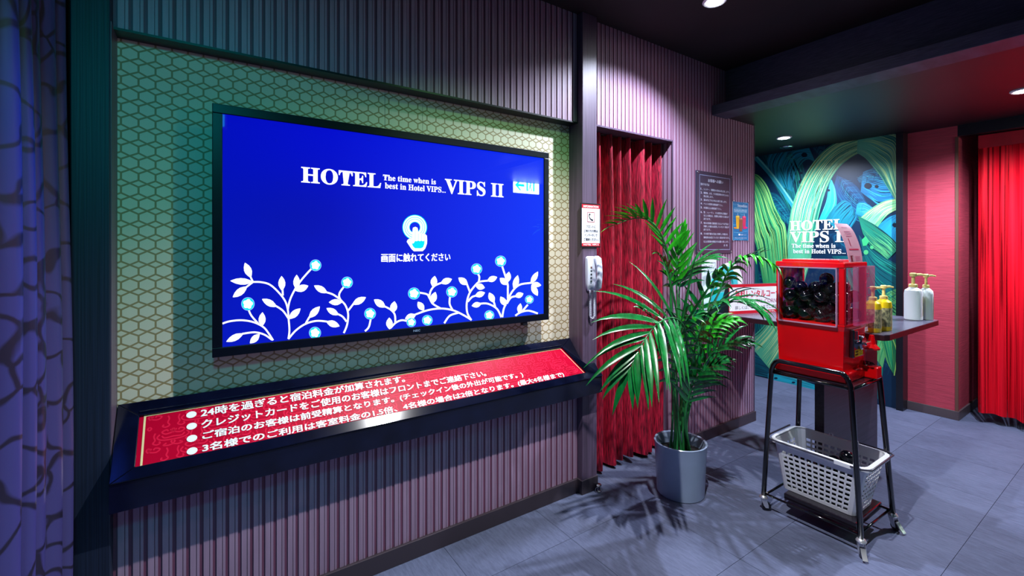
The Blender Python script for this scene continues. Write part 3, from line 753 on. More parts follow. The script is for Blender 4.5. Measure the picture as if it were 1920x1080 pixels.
br(A,[(1225,800),(1190,755),(1145,730)]); lf(A,(1152,738),(1040,676),58); br(A,[(1395,888),(1430,850),(1447,780)]); flo(A,1442,727,50)
B = fb
lf(B,(268,945),(265,828),62); br(B,[(275,935),(330,880),(390,855),(450,865)]); br(B,[(325,880),(320,800),(280,750),(215,715)]); lf(B,(225,725),(112,648),66); lf(B,(300,780),(318,665),66)
flo(B,485,875,40); lf(B,(530,800),(422,842),60)
br(B,[(1088,853),(1000,800),(900,755),(780,738),(650,755),(520,800)]); br(B,[(780,738),(700,690),(665,630),(640,595),(555,578)]); flo(B,512,588,52)
br(B,[(665,620),(680,560),(720,510),(790,480)]); lf(B,(780,485),(892,443),60); lf(B,(703,525),(720,412),62); lf(B,(688,690),(727,572),62); lf(B,(610,758),(550,670),60)
br(B,[(900,755),(868,690),(875,600)]); flo(B,890,572,48)
br(B,[(1084,853),(1045,780),(1040,680),(1070,580),(1130,500),(1170,470),(1250,460)]); lf(B,(1245,462),(1344,423),56); br(B,[(1160,470),(1165,420),(1145,385)]); flo(B,1138,343,48); lf(B,(1128,508),(1220,532),60)
br(B,[(1070,570),(1040,490)]); lf(B,(1048,500),(956,430),62); br(B,[(1050,670),(1090,625),(1130,610)]); lf(B,(1122,614),(1222,578),56)
br(B,[(815,885),(870,810),(960,780)]); flo(B,645,855,45)
br(B,[(1395,825),(1410,740),(1450,650),(1500,560),(1570,500),(1680,482)]); lf(B,(1680,490),(1752,368),50); lf(B,(1690,492),(1784,506),50); lf(B,(1688,500),(1748,612),56)
lf(B,(1512,550),(1550,404),56); br(B,[(1450,640),(1450,550),(1445,480),(1385,290)]); flo(B,1378,265,48); lf(B,(1442,480),(1462,370),56); lf(B,(1448,500),(1370,433),60)
br(B,[(1440,690),(1480,630),(1530,615)]); lf(B,(1522,620),(1606,588),54); lf(B,(1432,712),(1376,618),56)
br(B,[(1385,825),(1340,740),(1250,690),(1170,690)]); lf(B,(1185,690),(1088,712),52); br(B,[(1325,725),(1310,670)]); lf(B,(1312,680),(1263,578),58); flo(B,1265,805,42)
br(B,[(1525,810),(1580,775),(1660,760),(1750,788)]); lf(B,(1560,785),(1577,686),46); br(B,[(1590,770),(1650,700)]); flo(B,1665,648,36)
def screenmat():
    m, nt, p = newmat('lit_display')
    a = nt.nodes.new('ShaderNodeVertexColor'); a.layer_name = 'Col'
    p.inputs['Base Color'].default_value = (0.004, 0.004, 0.006, 1)
    nt.links.new(a.outputs[0], p.inputs['Emission Color']); p.inputs['Emission Strength'].default_value = 1.0
    p.inputs['Roughness'].default_value = 0.012
    return m
S.build('display', screenmat(), tv)
a = Print(lambda x, y: onY(x, y, TY), (0, -1, 0), 0.0004); a.textbox('NEC', 775, 788, 618.5, 622.5, rgb(120, 140, 170), 1, 0.02); a.build('maker_mark', M['print'], tv)

# ================================================================== SLANTED NOTICE COUNTER
FY, FZ0, FZ1 = 1.905, 0.601, 0.6916
BY, BZ = AY - 0.003, 0.893
ct = thing('notice_counter', (0.8, 2.0, FZ0), 'black glossy counter with slanted red notice panel below the screen', 'counter')
e1 = Vector((0, BY - FY, BZ - FZ1)); SL = e1.length; e1.normalize(); nS = Vector((0, -e1.z, e1.y))
def onS(px, py):
    d = ray(px, py); o = Vector((0, FY, FZ1)); k = (o - EYE).dot(nS) / d.dot(nS); return EYE + d*k
def sp_(X, s, k=0.0): return Vector((X, FY, FZ1)) + e1*s + nS*k
XL2, XR2F, XR2B = -0.2555, 1.921, 1.826
a = MB()
prof = [(FY, FZ0), (FY, FZ1 - 0.0), (BY, BZ), (BY, 0.60), (WY - 0.008, 0.60), (WY - 0.008, FZ0)]
n = len(prof)
# body with the right end cut back towards the column
def xr(y): return XR2F if y < 1.966 else XC - 0.001
L = [(XL2, y, z) for y, z in prof]
a.add([(XL2, FY, FZ0), (XL2, FY, FZ1), (XL2, BY, BZ), (XL2, BY, FZ0), (XR2F, FY, FZ0), (XR2F, FY, FZ1), (XC - 0.001, BY, BZ), (XC - 0.001, BY, FZ0),
       (XR2F, 1.967, FZ1 + (BZ-FZ1)*(1.967-FY)/(BY-FY)), (XR2F, 1.967, FZ0), (XC-0.001, 1.967, FZ0), (XC-0.001, 1.967, FZ1 + (BZ-FZ1)*(1.967-FY)/(BY-FY))],
      [(0,4,5,1), (1,5,8,11), (1,11,6,2), (4,9,8,5), (8,9,10,11), (11,10,7,6), (0,1,2,3), (0,3,7,10), (0,10,9,4), (3,2,6,7)])
a.build('counter_body', M['navy'], ct)
# red panel outline
q = [onS(250, 881), onS(1097, 698), onS(1052, 652), onS(265, 783)]
svals = [(v - Vector((0, FY, FZ1))).dot(e1) for v in q]
print('PANEL', [(round(v.x, 3), round(s_, 3)) for v, s_ in zip(q, svals)], 'SL', round(SL, 3))
pxl = (q[0].x + q[3].x)/2; s0 = (svals[0]+svals[1])/2; s1 = (svals[2]+svals[3])/2
pxr0, pxr1 = q[1].x, q[2].x
# frame rails around the panel
def rail(pts, name):
    a = MB(); m_ = len(pts)
    a.add([sp_(x, s, 0) for x, s in pts] + [sp_(x, s, 0.010) for x, s in pts], [tuple(range(m_)), tuple(range(m_, 2*m_))[::-1]] + [(i, m_+i, m_+(i+1) % m_, (i+1) % m_) for i in range(m_)])
    return a.build(name, M['navy'], ct, bevel=0.002)
sl_ = 0.031
rail([(XL2, 0.0), (XR2F, 0.0), (pxr0, s0), (pxl, s0)], 'front_rail')
rail([(pxl, s1), (pxr1, s1), (XC - 0.003, SL), (XL2, SL)], 'back_rail')
rail([(XL2, 0.0), (pxl, s0), (pxl, s1), (XL2, SL)], 'side_rail')
rail([(XR2F, 0.0), (XR2F, sl_), (XC - 0.003, sl_ + 0.003), (XC - 0.003, SL), (pxr1, s1), (pxr0, s0)], 'side_rail')
# inner bead
a = MB(); a.tube([sp_(pxl, s1 + 0.012, 0.011), sp_(pxr1, s1 + 0.012, 0.011)], 0.004, 6); a.build('moulding_bead', M['navy'], ct)
NP = Print(lambda x, y: onS(x, y), nS, 0.0003)
RED = rgb(186, 0, 44)
NP.quad(sp_(pxl, s0, 0.001), sp_(pxr0, s0, 0.001), sp_(pxr1, s1, 0.001), sp_(pxl, s1, 0.001), 0, RED)
# scroll ornament, a lighter red
RD2 = rgb(226, 26, 66)
def sL(x, s): return (x, s)
NQ = Print(lambda x, s: sp_(x, s, 0.0012), nS, 0.0003)
per = 0.135; H_ = s1 - s0
xk = pxl + 0.03
kk = 0
def xmax(s): return pxr0 + (pxr1 - pxr0)*(s - s0)/(s1 - s0) - 0.02
while xk < pxr1 + 0.1:
    for row in range(3):
        c0 = s0 + H_*(0.17 + 0.33*row) ; ox = xk + (per/2 if row % 2 else 0)
        shapes = [
            [(-.042, .012), (-.05, -.002), (-.036, -.016), (0, -.020), (.036, -.016), (.05, -.002), (.042, .012)],
            [(-.036, .004), (-.026, -.008), (0, -.006), (.026, -.008), (.036, .004)],
            [(-.010, .03), (-.004, .016), (-.024, .010), (-.036, .022), (-.022, .030), (-.016, .022)],
            [(.010, .03), (.004, .016), (.024, .010), (.036, .022), (.022, .030), (.016, .022)],
            [(0, -.022), (-.006, -.030), (0, -.038), (.006, -.030), (0, -.022)],
            [(-.056, .022), (-.060, .006), (-.056, -.012), (-.062, -.026), (-.050, -.034), (-.040, -.028), (-.044, -.020)],
            [(.056, .022), (.060, .006), (.056, -.012), (.062, -.026), (.050, -.034), (.040, -.028), (.044, -.020)],
            [(-.020, -.034), (-.030, -.042), (-.014, -.046), (0, -.042), (.014, -.046), (.030, -.042), (.020, -.034)],
            [(0, .034), (-.005, .024), (0, .014), (.005, .024), (0, .034)]]
        for shp in shapes:
            pts = [(ox + x*0.9, c0 + y*0.75) for x, y in shp]
            if min(p_[0] for p_ in pts) < pxl + 0.012 or max(p_[0] for p_ in pts) > min(xmax(p_[1]) for p_ in pts): continue
            if min(p_[1] for p_ in pts) < s0 + 0.004 or max(p_[1] for p_ in pts) > s1 - 0.004: continue
            NQ.stroke(pts, 0.0050, RD2, 1, sm=4)
    xk += per
GOLD = rgb(236, 214, 160)
NQ.poly([(pxl + 0.012, s0), (pxl + 0.018, s0), (pxl + 0.018, s1 - 0.004), (pxl + 0.012, s1 - 0.004)], GOLD, 3)
NQ.poly([(pxl + 0.012, s1 - 0.004), (pxr1 - 0.008, s1 - 0.004), (pxr1 - 0.008, s1 - 0.001), (pxl + 0.012, s1 - 0.001)], GOLD, 3)
NQ.poly([(pxr1 - 0.012, s1 - 0.004), (pxr1 - 0.008, s1 - 0.004), (pxr0 - 0.008, s0), (pxr0 - 0.012, s0)], GOLD, 3)
def sval(v): return (v - Vector((0, FY, FZ1))).dot(e1)
lines = [('24時を過ぎると宿泊料金が加算されます。', 377, 786, 759, 715, 17.0, 359, 778),
         ('クレジットカードをご使用のお客様はフロントまでご連絡下さい。', 378, 803, 911, 703, 0, 359.6, 799.6),
         ('ご宿泊のお客様は前受精算となります。(チェックイン後の外出が可能です。)', 380, 826, 981, 706, 0, 360, 822.5),
         ('3名様でのご利用は客室料金の1.5倍、4名様の場合は2倍となります。(最大4名様まで)', 380, 850, 1057.5, 705, 0, 360.3, 846)]
mid = []
for i, (st, xl, yl, xr_, yr, hh, bx_, by_) in enumerate(lines):
    b_ = onS(bx_, by_); sc_ = sval(b_); hgt = H_*0.185
    X0 = onS(xl, by_).x; X1 = onS(xr_, yr).x
    mid.append(round(sc_, 3))
    NQ.text(st, sp_(X0, sc_ + hgt*0.5, 0.0012), sp_(X0, sc_ - hgt*0.5, 0.0012), sp_(X1, sc_ + hgt*0.5, 0.0012), sp_(X1, sc_ - hgt*0.5, 0.0012), WHT, 5, 0.035)
    NQ.disc(b_.x, sc_, 0.0155, WHT, 5, 0.0125, 24)
print('LINES s', mid, 's0,s1', round(s0, 3), round(s1, 3))
NP.build('notice_panel', M['panelprint'], ct); NQ.build('notice_lettering', M['panelprint'], ct)

# ================================================================== DOORWAY CURTAIN
cur = MB()
cen = [(onY(px, 400, 2.10).x, hw, dp) for px, hw, dp in ((1123, .019, .95), (1145, .019, .95), (1165, .015, .85), (1179, .018, 1.0), (1202, .034, 1.05), (1220, .018, .9), (1237, .022, .95), (1252, .014, .5))]
nx, nz = 220, 26
x0, x1, z0, z1 = 1.950, 2.714, 0.03, 2.185
for j in range(nz+1):
    v = j/nz; z = z0 + (z1-z0)*v
    for i in range(nx+1):
        x = x0 + (x1-x0)*i/nx
        d = 0
        for ci, (c, hw, dp) in enumerate(cen):
            cc = c + 0.018*math.sin(ci*2.1)*(1-v) + 0.004*math.sin(9*v+ci)
            ww = hw*(1 + 0.75*(1-v)**1.5)
            t = abs(x-cc)/ww
            if t < 1: d = max(d, dp*math.sqrt(1-t*t))
        cur.v.append(Vector((x, 2.200 - 0.118*d + 0.004*math.sin(40*x+6*v) - 0.02*(1-v), z + 0.012*math.sin(14*x)*(1-v)**4)))
for j in range(nz):
    for i in range(nx):
        k = j*(nx+1)+i; cur.face((k, k+1, k+nx+2, k+nx+1))
dc = thing('door_curtain', (2.34, 2.12, 0.03), 'crimson crushed velvet curtain hanging in the ribbed doorway', 'curtain')
cur.build('fabric', M['velvet'], dc, smooth=True)
a = MB(); a.tube([(1.946, 2.13, 2.187), (2.718, 2.13, 2.187)], 0.008, 8); a.build('curtain_rail', M['blackm'], dc)

# ---- blue curtain at the left edge
cur = MB(); nx, nz = 260, 30
for j in range(nz+1):
    v = j/nz; z = 0.02 + 2.79*v
    for i in range(nx+1):
        y = 0.55 + (1.925-0.55)*i/nx
        ph = (y-1.546)/0.112*2*math.pi + 0.25*math.sin(2.2*v)
        x = -0.390 + 0.038*math.cos(ph) + 0.006*math.cos(2.3*ph+1) + 0.006*math.sin(7*v+3*y) + 0.012*(1-v)
        cur.v.append(Vector((x, y + 0.012*math.sin(ph), z)))
for j in range(nz):
    for i in range(nx):
        k = j*(nx+1)+i; cur.face((k, k+nx+1, k+nx+2, k+1))
bc = thing('side_curtain', (-0.38, 1.2, 0.02), 'dark blue satin curtain with branch print at the left edge', 'curtain')
cur.build('fabric', M['bluecurtain'], bc, smooth=True)
a = MB(); a.tube([(-0.385, 0.5, 2.818), (-0.385, 1.95, 2.818)], 0.009, 8); a.build('curtain_rail', M['blackm'], bc)

# ---- red string curtain on the right
sc_t = thing('string_curtain', (5.31, 0.2, 0.06), 'bright red string curtain hanging beside the red pillar', 'curtain')
cur = MB(); nx, nz = 320, 10
ya, yb = 0.955, -1.2
for j in range(nz+1):
    v = j/nz; z = 0.075 + (2.27-0.075)*v
    for i in range(nx+1):
        y = ya + (yb-ya)*i/nx
        amp = 0.008 + 0.020*(1-v)
        x = 5.32 + amp*math.sin(y*52) + 0.5*amp*math.sin(y*31+2)
        cur.v.append(Vector((x, y, z + 0.01*math.sin(y*9)*(1-v))))
for j in range(nz):
    for i in range(nx):
        k = j*(nx+1)+i; cur.face((k, k+1, k+nx+2, k+nx+1))
cur.build('strings', M['string'], sc_t, smooth=True)
a = MB(); a.box(5.305, 5.335, yb, ya, 2.265, 2.372); a.build('heading_band', mat('red_heading_tape', rgb(190, 8, 36), 0.6, var=0.15, scale=(3, 12, 3)), sc_t, bevel=0.002)

# ================================================================== WALL SIGNS
# information sign on the column
IY = WY - 0.043
si = thing('information_sign', (1.885, IY - 0.005, 1.45), 'white intercom information sign with red bands on the column', 'sign')
X0, X1 = 1.806, 1.966; Z0, Z1 = 1.447, 1.708
a = MB(); a.box(X0, X1, IY - 0.008, IY - 0.001, Z0, Z1); a.build('frame', M['blackm'], si, bevel=0.001)
I = Print(lambda u, v: Vector((X0 + (X1-X0)*u, IY - 0.0082, Z1 - (Z1-Z0)*v)), (0, -1, 0), 0.0003)
def itext(P_, st, u0, u1, v0, v1, col, off=0.0, k=4):
    P_.text(st, P_.fm(u0, v0), P_.fm(u0, v1), P_.fm(u1, v0), P_.fm(u1, v1), col, k, off)
I.rect(.05, .03, .95, .97, rgb(226, 230, 240), 1); I.rect(.05, .03, .95, .115, rgb(196, 20, 44), 2); I.rect(.05, .905, .95, .97, rgb(196, 20, 44), 2)
itext(I, 'INFORMATION', .12, .88, .05, .098, WHT, .03)
I.rect(.32, .20, .68, .43, rgb(150, 24, 46), 2); I.rect(.345, .215, .655, .415, rgb(238, 240, 246), 3)
BK = rgb(14, 18, 36)
I.stroke([(.42, .245), (.40, .29), (.46, .35), (.56, .385)], .03, BK, 5); I.poly([(.40, .235), (.46, .235), (.47, .27), (.41, .275)], BK, 5); I.poly([(.53, .36), (.60, .365), (.60, .40), (.53, .40)], BK, 5)
for k_, (st, u0, u1) in enumerate((('フロントに', .27, .74), ('ご用の方の際は、', .15, .88), ('インターホンで', .18, .82), ('ご連絡ください。', .15, .88))):
    itext(I, st, u0, u1, .50 + k_*.095, .56 + k_*.095, BK, .01)
itext(I, 'HOTEL VIPS II', .12, .88, .922, .955, WHT, .02)
I.build('printed_face', M['print'], si)

# house-rules notice
nb = thing('rules_notice', (3.22, WY - 0.01, 1.41), 'large dark notice board of white numbered Japanese rules', 'sign')
X0n, X1n, Z0n, Z1n = 2.985, 3.455, 1.400, 2.015; NYp = WY - 0.012
a = MB(); a.box(X0n, X1n, NYp, WY - 0.0, Z0n, Z1n); a.build('board', M['signp'], nb, bevel=0.002)
I = Print(lambda u, v: Vector((X0n + (X1n-X0n)*u, NYp, Z1n - (Z1n-Z0n)*v)), (0, -1, 0), 0.0003)
LN = rgb(150, 160, 200); GT = rgb(206, 212, 235)
for r_ in ((.07, .045, .93, .052), (.07, .948, .93, .955), (.07, .045, .08, .955), (.92, .045, .93, .955)): I.rect(*r_, LN, 2)
itext(I, 'お客様へお願い', .30, .72, .085, .125, GT, .03)
itext(I, '当ホテルでは', .10, .33, .145, .175, GT, .02)
rows = [('1.', 'シンナー、覚醒剤の使用は禁止致します。', .92, .205), ('2.', '爆発物、火気、その他危険物の持ち込みは', .90, .25), ('', '禁止致します。', .45, .29),
        ('3.', '満18才以下の少年はお断り致します。', .84, .335), ('4.', 'ペットの同伴は御遠慮下さい。', .72, .382), ('5.', '3名様以上は御遠慮下さい。', .68, .43),
        ('6.', '壁、シューサン、その他室内に損傷が', .86, .485), ('', '生じた場合は、実費を弁償する場合が', .90, .525), ('', 'あります。', .38, .565),
        ('7.', '他のお客様に御迷惑となるような行為と', .90, .615), ('', '判断した場合は退室していただく場合が', .91, .655), ('', 'あります。', .38, .695),
        ('8.', 'その他不審な行為と判断した場合は、', .88, .745), ('', '御利用をお控えていただく場合があります。', .92, .79), ('', '以上お客様の御協力をお願い致します。', .90, .84), ('', '店  長', .86, .885)]
for nn_, st, u1, v0 in rows:
    if nn_: itext(I, nn_, .10, .145, v0, v0 + .024, GT, .02)
    itext(I, st, (.18 if st[0] != '店' else .74), u1*0.985, v0, v0 + .026, GT, .015)
I.build('rules_lettering', M['print'], nb)
for u, v in ((.035, .02), (.965, .02), (.035, .98), (.965, .98)):
    p = I.fm(u, v); a = MB(); a.lathe([(0.007, -0.002), (0.007, 0.002), (0.004, 0.004), (0.0005, 0.0045)], (0, 0, 0), 10)
    a.v = [Vector((q_.x + p.x, p.y - q_.z - 0.002, q_.y + p.z)) for q_ in a.v]; a.build('screw', M['screw'], nb)

# drinks poster
pp = thing('drinks_poster', (3.585, WY - 0.01, 1.5), 'small blue poster of three smoothies beside the rules notice', 'poster')
PX0, PX1, PZ0, PZ1 = 3.472, 3.700, 1.503, 1.812; PY = WY - 0.006
a = MB(); a.box(PX0, PX1, PY, WY - 0.001, PZ0, PZ1); a.build('sheet', M['white'], pp)
I = Print(lambda u, v: Vector((PX0 + (PX1-PX0)*u, PY, PZ1 - (PZ1-PZ0)*v)), (0, -1, 0), 0.0003)
I.rect(0, 0, 1, 1, rgb(16, 120, 176), 1)
rnd = random.Random(4)
for k_ in range(36):
    u = rnd.random(); v = rnd.uniform(.0, .98); l_ = rnd.uniform(.1, .3)
    I.stroke([(max(.01, u-l_), v), (u, v+.008), (min(.99, u+l_), v-.004)], .008, rnd.choice([rgb(60, 170, 214), rgb(6, 80, 140), rgb(110, 200, 230)]), 2, sm=3)
itext(I, serif('Smoothies'), .30, .92, .05, .13, rgb(220, 240, 250), .0)
I.rect(.05, .17, .92, .28, rgb(90, 160, 200), 3)
itext(I, 'ウェルカムドリンクサービス', .08, .88, .19, .255, WHT)
for cx_, c_, zz in ((.30, rgb(240, 180, 30), .38), (.72, rgb(226, 50, 96), .38), (.50, rgb(150, 90, 60), .44)):
    I.poly([(cx_-.12, zz), (cx_+.12, zz), (cx_+.08, zz+.32), (cx_-.08, zz+.32)], c_, 5 if cx_ != .5 else 8)
    I.disc(cx_, zz, .12, tuple(min(1, x*1.5 + .05) for x in c_), 6 if cx_ != .5 else 9, .025, 18)
    I.stroke([(cx_+.03, zz), (cx_-.01, zz-.08)], .015, WHT, 7 if cx_ != .5 else 10)
I.disc(.14, .68, .09, rgb(244, 150, 20), 6, .02, 16); I.disc(.82, .66, .12, rgb(240, 20, 130), 6, .025, 16)
I.disc(.40, .85, .06, WHT, 6, .025, 16); itext(I, '各種ドリンク', .48, .86, .835, .87, WHT); itext(I, 'フロントまでご注文ください', .12, .9, .92, .955, WHT)
I.build('printed_face', M['print'], pp)
for u, v in ((.03, -.01), (.97, -.01), (.03, 1.02), (.97, 1.02)):
    p = I.fm(u, v); a = MB(); a.sphere((p.x, p.y - 0.003, p.z), 0.006, 8, 6); a.build('pin', M['screw'], pp, smooth=True)

# ================================================================== WALL PHONE
ph = thing('wall_phone', (1.90, IY - 0.001, 1.19), 'white wall-mounted intercom phone with curly cord on the column', 'phone')
def rounded(prof_fn, n=9):
    pass
bx0, bx1 = 1.835, 1.905
zs = [1.190, 1.205, 1.24, 1.30, 1.36, 1.385, 1.395]
a = MB()
wid = [0.020, 0.030, 0.034, 0.036, 0.036, 0.034, 0.024]; dep = [0.010, 0.020, 0.026, 0.030, 0.030, 0.024, 0.012]
base = len(a.v)
for z, wd_, dp_ in zip(zs, wid, dep):
    cxp = 1.882
    a.v += [Vector(p) for p in ((cxp-wd_, IY-0.001, z), (cxp-wd_, IY-dp_*0.8, z), (cxp-wd_*0.7, IY-dp_, z), (cxp+wd_*0.7, IY-dp_, z), (cxp+wd_, IY-dp_*0.8, z), (cxp+wd_, IY-0.001, z))]
for i in range(len(zs)-1):
    for k in range(6): a.face((base+i*6+k, base+i*6+(k+1) % 6, base+(i+1)*6+(k+1) % 6, base+(i+1)*6+k))
a.face([base+k for k in range(6)][::-1]); a.face([base+(len(zs)-1)*6+k for k in range(6)])
a.build('cradle', M['phone'], ph, smooth='auto', bevel=0.002)
a = MB(); hs = []
for i in range(15):
    v = i/14; z = 1.192 + 0.205*v
    bow = 0.016*math.sin(math.pi*v)
    ear = 0.010*(abs(v-0.5)*2)**2
    hs.append((z, 0.020 + 0.005*(abs(v-.5)*2)**2 - (0.012 if i in (0, 14) else 0), 0.048 + bow - 0.012*(1 if i in (0, 14) else 0), 0.034 + bow*1.1 - ear))
base = len(a.v)
for z, wd_, fo, ba in hs:
    cxp = 1.912
    a.v += [Vector(p) for p in ((cxp-wd_, IY-ba, z), (cxp-wd_, IY-fo+0.006, z), (cxp-wd_*0.6, IY-fo, z), (cxp+wd_*0.6, IY-fo, z), (cxp+wd_, IY-fo+0.006, z), (cxp+wd_, IY-ba, z))]
for i in range(14):
    for k in range(6): a.face((base+i*6+k, base+i*6+(k+1) % 6, base+(i+1)*6+(k+1) % 6, base+(i+1)*6+k))
a.face([base+k for k in range(6)][::-1]); a.face([base+14*6+k for k in range(6)])
a.build('handset', M['phone'], ph, smooth='auto', bevel=0.001)
for i in range(5):
    for k in range(1):
        a = MB(); a.box(1.862, 1.874, IY-0.032, IY-0.026, 1.245+i*0.020, 1.255+i*0.020); a.build('key', M['brown' if i == 4 else 'dchrome'], ph)
a = MB(); pts = []
N = 400
for i in range(N+1):
    t = i/N
    # down, loop, up
    if t < 0.5: cxx, cz = 1.868, 1.195 - 0.165*(t/0.5)
    else: cxx, cz = 1.899, 1.030 + 0.165*((t-0.5)/0.5)
    if 0.46 < t < 0.54:
        u = (t-0.46)/0.08; cxx = 1.868 + 0.031*u; cz = 1.043 - 0.014*math.sin(math.pi*u)
    an = t*2*math.pi*46
    pts.append((cxx + 0.0055*math.cos(an), IY - 0.022 + 0.0055*math.sin(an), cz))
a.tube(pts, 0.0022, 5); a.build('coiled_cord', M['cord'], ph, smooth=True)

# ================================================================== POTTED PALM
PC = Vector((2.333, 1.672, 0))
pt = thing('potted_palm', PC, 'tall potted palm in a pale grey pot before the doorway', 'plant')
a = MB()
a.lathe([(0.126, 0.0), (0.134, 0.004), (0.147, 0.29), (0.150, 0.30), (0.146, 0.304), (0.138, 0.298), (0.134, 0.20), (0.10, 0.19)], PC, 40)
a.build('pot', M['pot'], pt, smooth='auto')
a = MB(); a.lathe([(0.134, 0.235), (0.09, 0.243), (0.04, 0.240), (0.001, 0.246)], PC, 24); a.build('soil', M['soil'], pt)

def leaflet(mb, base, d, L, wd, droop, nrm, seg=7):
    """a folded, tapering leaflet that bends with its weight"""
    d = d.normalized(); p = base.copy(); step = L/seg
    side = d.cross(nrm).normalized()
    prof = [0.35, 0.85, 1.0, 0.98, 0.86, 0.62, 0.34, 0.02]
    b0 = len(mb.v)
    for i in range(seg+1):
        ww = wd*0.5*prof[i]
        n2 = side.cross(d).normalized()
        if n2.dot(nrm) < 0: n2 = -n2
        mb.v += [p - side*ww + n2*ww*0.45, p.copy(), p + side*ww + n2*ww*0.45]
        d = (d + Vector((0, 0, -droop*(0.5+i*0.35)/seg))).normalized()
        p = p + d*step
    for i in range(seg):
        k = b0 + i*3
        mb.face((k, k+1, k+4, k+3)); mb.face((k+1, k+2, k+5, k+4))
rl = random.Random(11)
def frond(path, nrm, n, Lm, a0, a1, droop, start=0.4, wd=0.019, mat_='leaf', soil=(0, 0), r0=0.0068, lprof=None, sides=(1, -1), curl=0.25):
    pts = [PC + Vector((soil[0]*1.7, soil[1]*1.7, 0.236))] + [atT(*p) for p in path]
    C = crom([tuple(p) for p in pts], 8); NN = len(C)
    rad = [r0*(1 - 0.80*i/(NN-1)) + 0.0008 for i in range(NN)]
    a = MB(); a.tube(C, rad, 7)
    fr = a.build('frond', M['stem'], pt, smooth=True)
    # arc length
    S_ = [0]
    for i in range(1, NN): S_.append(S_[-1] + (C[i]-C[i-1]).length)
    T_ = S_[-1]; i0 = start*T_
    def at(s):
        for i in range(1, NN):
            if S_[i] >= s - 1e-9:
                f = (s-S_[i-1])/max(1e-9, S_[i]-S_[i-1]); return C[i-1].lerp(C[i], f), (C[i]-C[i-1]).normalized()
        return C[-1], (C[-1]-C[-2]).normalized()
    nv = Vector(nrm).normalized()
    for k in range(n):
        q = k/(n-1); s = i0 + (T_-i0)*q*0.985; p, t = at(s)
        for sd in sides:
            n2 = (nv - t*nv.dot(t)).normalized(); sv = t.cross(n2)*sd
            ang = R_(a0 + (a1-a0)*q + rl.uniform(-5, 5))
            d = t*math.cos(ang) + sv*math.sin(ang) + n2*curl
            L = Lm*(0.55 + 0.45*math.sin(math.pi*min(1, q*0.75+0.2)))*rl.uniform(0.9, 1.08)
            if q > 0.85: L *= 0.8
            m = MB(); leaflet(m, p, d, L, wd*rl.uniform(0.85, 1.1), droop*rl.uniform(0.8, 1.2), n2)
            m.build('leaflet', M[mat_], fr, smooth=True)
    m = MB(); p, t = at(T_); leaflet(m, p, t, Lm*0.6, wd, droop, (nv - t*nv.dot(t)).normalized()); m.build('leaflet', M[mat_], fr, smooth=True)
CAMN = Vector((-0.6, -0.75, 0.55))
# 1 big front-left frond arching over the counter end
frond([(1281, 760, 2.64), (1288, 680, 2.56), (1284, 618, 2.46), (1262, 596, 2.38), (1232, 608, 2.30), (1207, 640, 2.24), (1191, 667, 2.22), (1180, 690, 2.21)], CAMN, 15, 0.40, 62, 24, 0.40, 0.58, 0.034, soil=(-.01, -.02))
# 2 top-left arching frond
frond([(1262, 760, 2.68), (1258, 600, 2.68), (1256, 500, 2.66), (1246, 455, 2.62), (1230, 425, 2.56), (1208, 410, 2.50), (1182, 411, 2.44), (1155, 421, 2.40)], (0.1, 0.1, 1), 12, 0.18, 48, 14, 0.15, 0.70, 0.022, 'leaf2', soil=(-.03, .02), curl=0.5)
# 3 upright centre
frond([(1276, 760, 2.72), (1272, 600, 2.73), (1268, 520, 2.72), (1271, 480, 2.70), (1279, 440, 2.68)], (-0.6, -0.7, 0.2), 8, 0.17, 40, 10, 0.05, 0.78, 0.024, 'leaf2', soil=(.0, .03))
# 3b spray to the right over the notice
frond([(1282, 760, 2.76), (1275, 600, 2.80), (1274, 540, 2.80), (1283, 512, 2.80), (1300, 497, 2.78), (1325, 488, 2.74)], (-0.3, -0.3, 1), 9, 0.22, 46, 16, 0.45, 0.80, 0.027, soil=(.02, .03))
# 3c short leaves to the left of the crown
frond([(1266, 760, 2.70), (1260, 600, 2.70), (1257, 540, 2.68), (1250, 500, 2.64), (1238, 482, 2.60)], (-0.3, -0.3, 1), 6, 0.14, 50, 18, 0.7, 0.82, 0.022, soil=(-.02, .01))
# 4 right arch with hanging leaflets
frond([(1290, 760, 2.66), (1318, 620, 2.62), (1345, 555, 2.56), (1368, 505, 2.50), (1392, 484, 2.46), (1420, 482, 2.40), (1448, 496, 2.36)], (0.1, 0.1, 1), 12, 0.16, 62, 30, 1.3, 0.74, 0.024, 'leaf2', soil=(.03, .0), curl=0.15)
frond([(1290, 760, 2.66), (1322, 610, 2.61), (1348, 548, 2.55), (1372, 498, 2.50), (1400, 483, 2.44), (1425, 474, 2.40)], (0, 0, 1), 3, 0.10, 12, 5, 0.1, 0.92, 0.012, soil=(.03, .01))
# 5 right front frond, leaflets fanning over the machine
frond([(1286, 760, 2.62), (1304, 650, 2.56), (1328, 590, 2.50), (1356, 568, 2.44), (1388, 567, 2.38), (1412, 578, 2.33)], (-0.1, -0.3, 1), 12, 0.27, 52, 16, 0.75, 0.62, 0.029, soil=(.02, -.02))
# 6 behind, striped by light
frond([(1284, 760, 2.74), (1296, 640, 2.78), (1312, 580, 2.80), (1326, 545, 2.80), (1340, 522, 2.78)], (-0.7, -0.6, 0.3), 7, 0.17, 64, 24, 0.3, 0.62, 0.028, soil=(.01, .04))
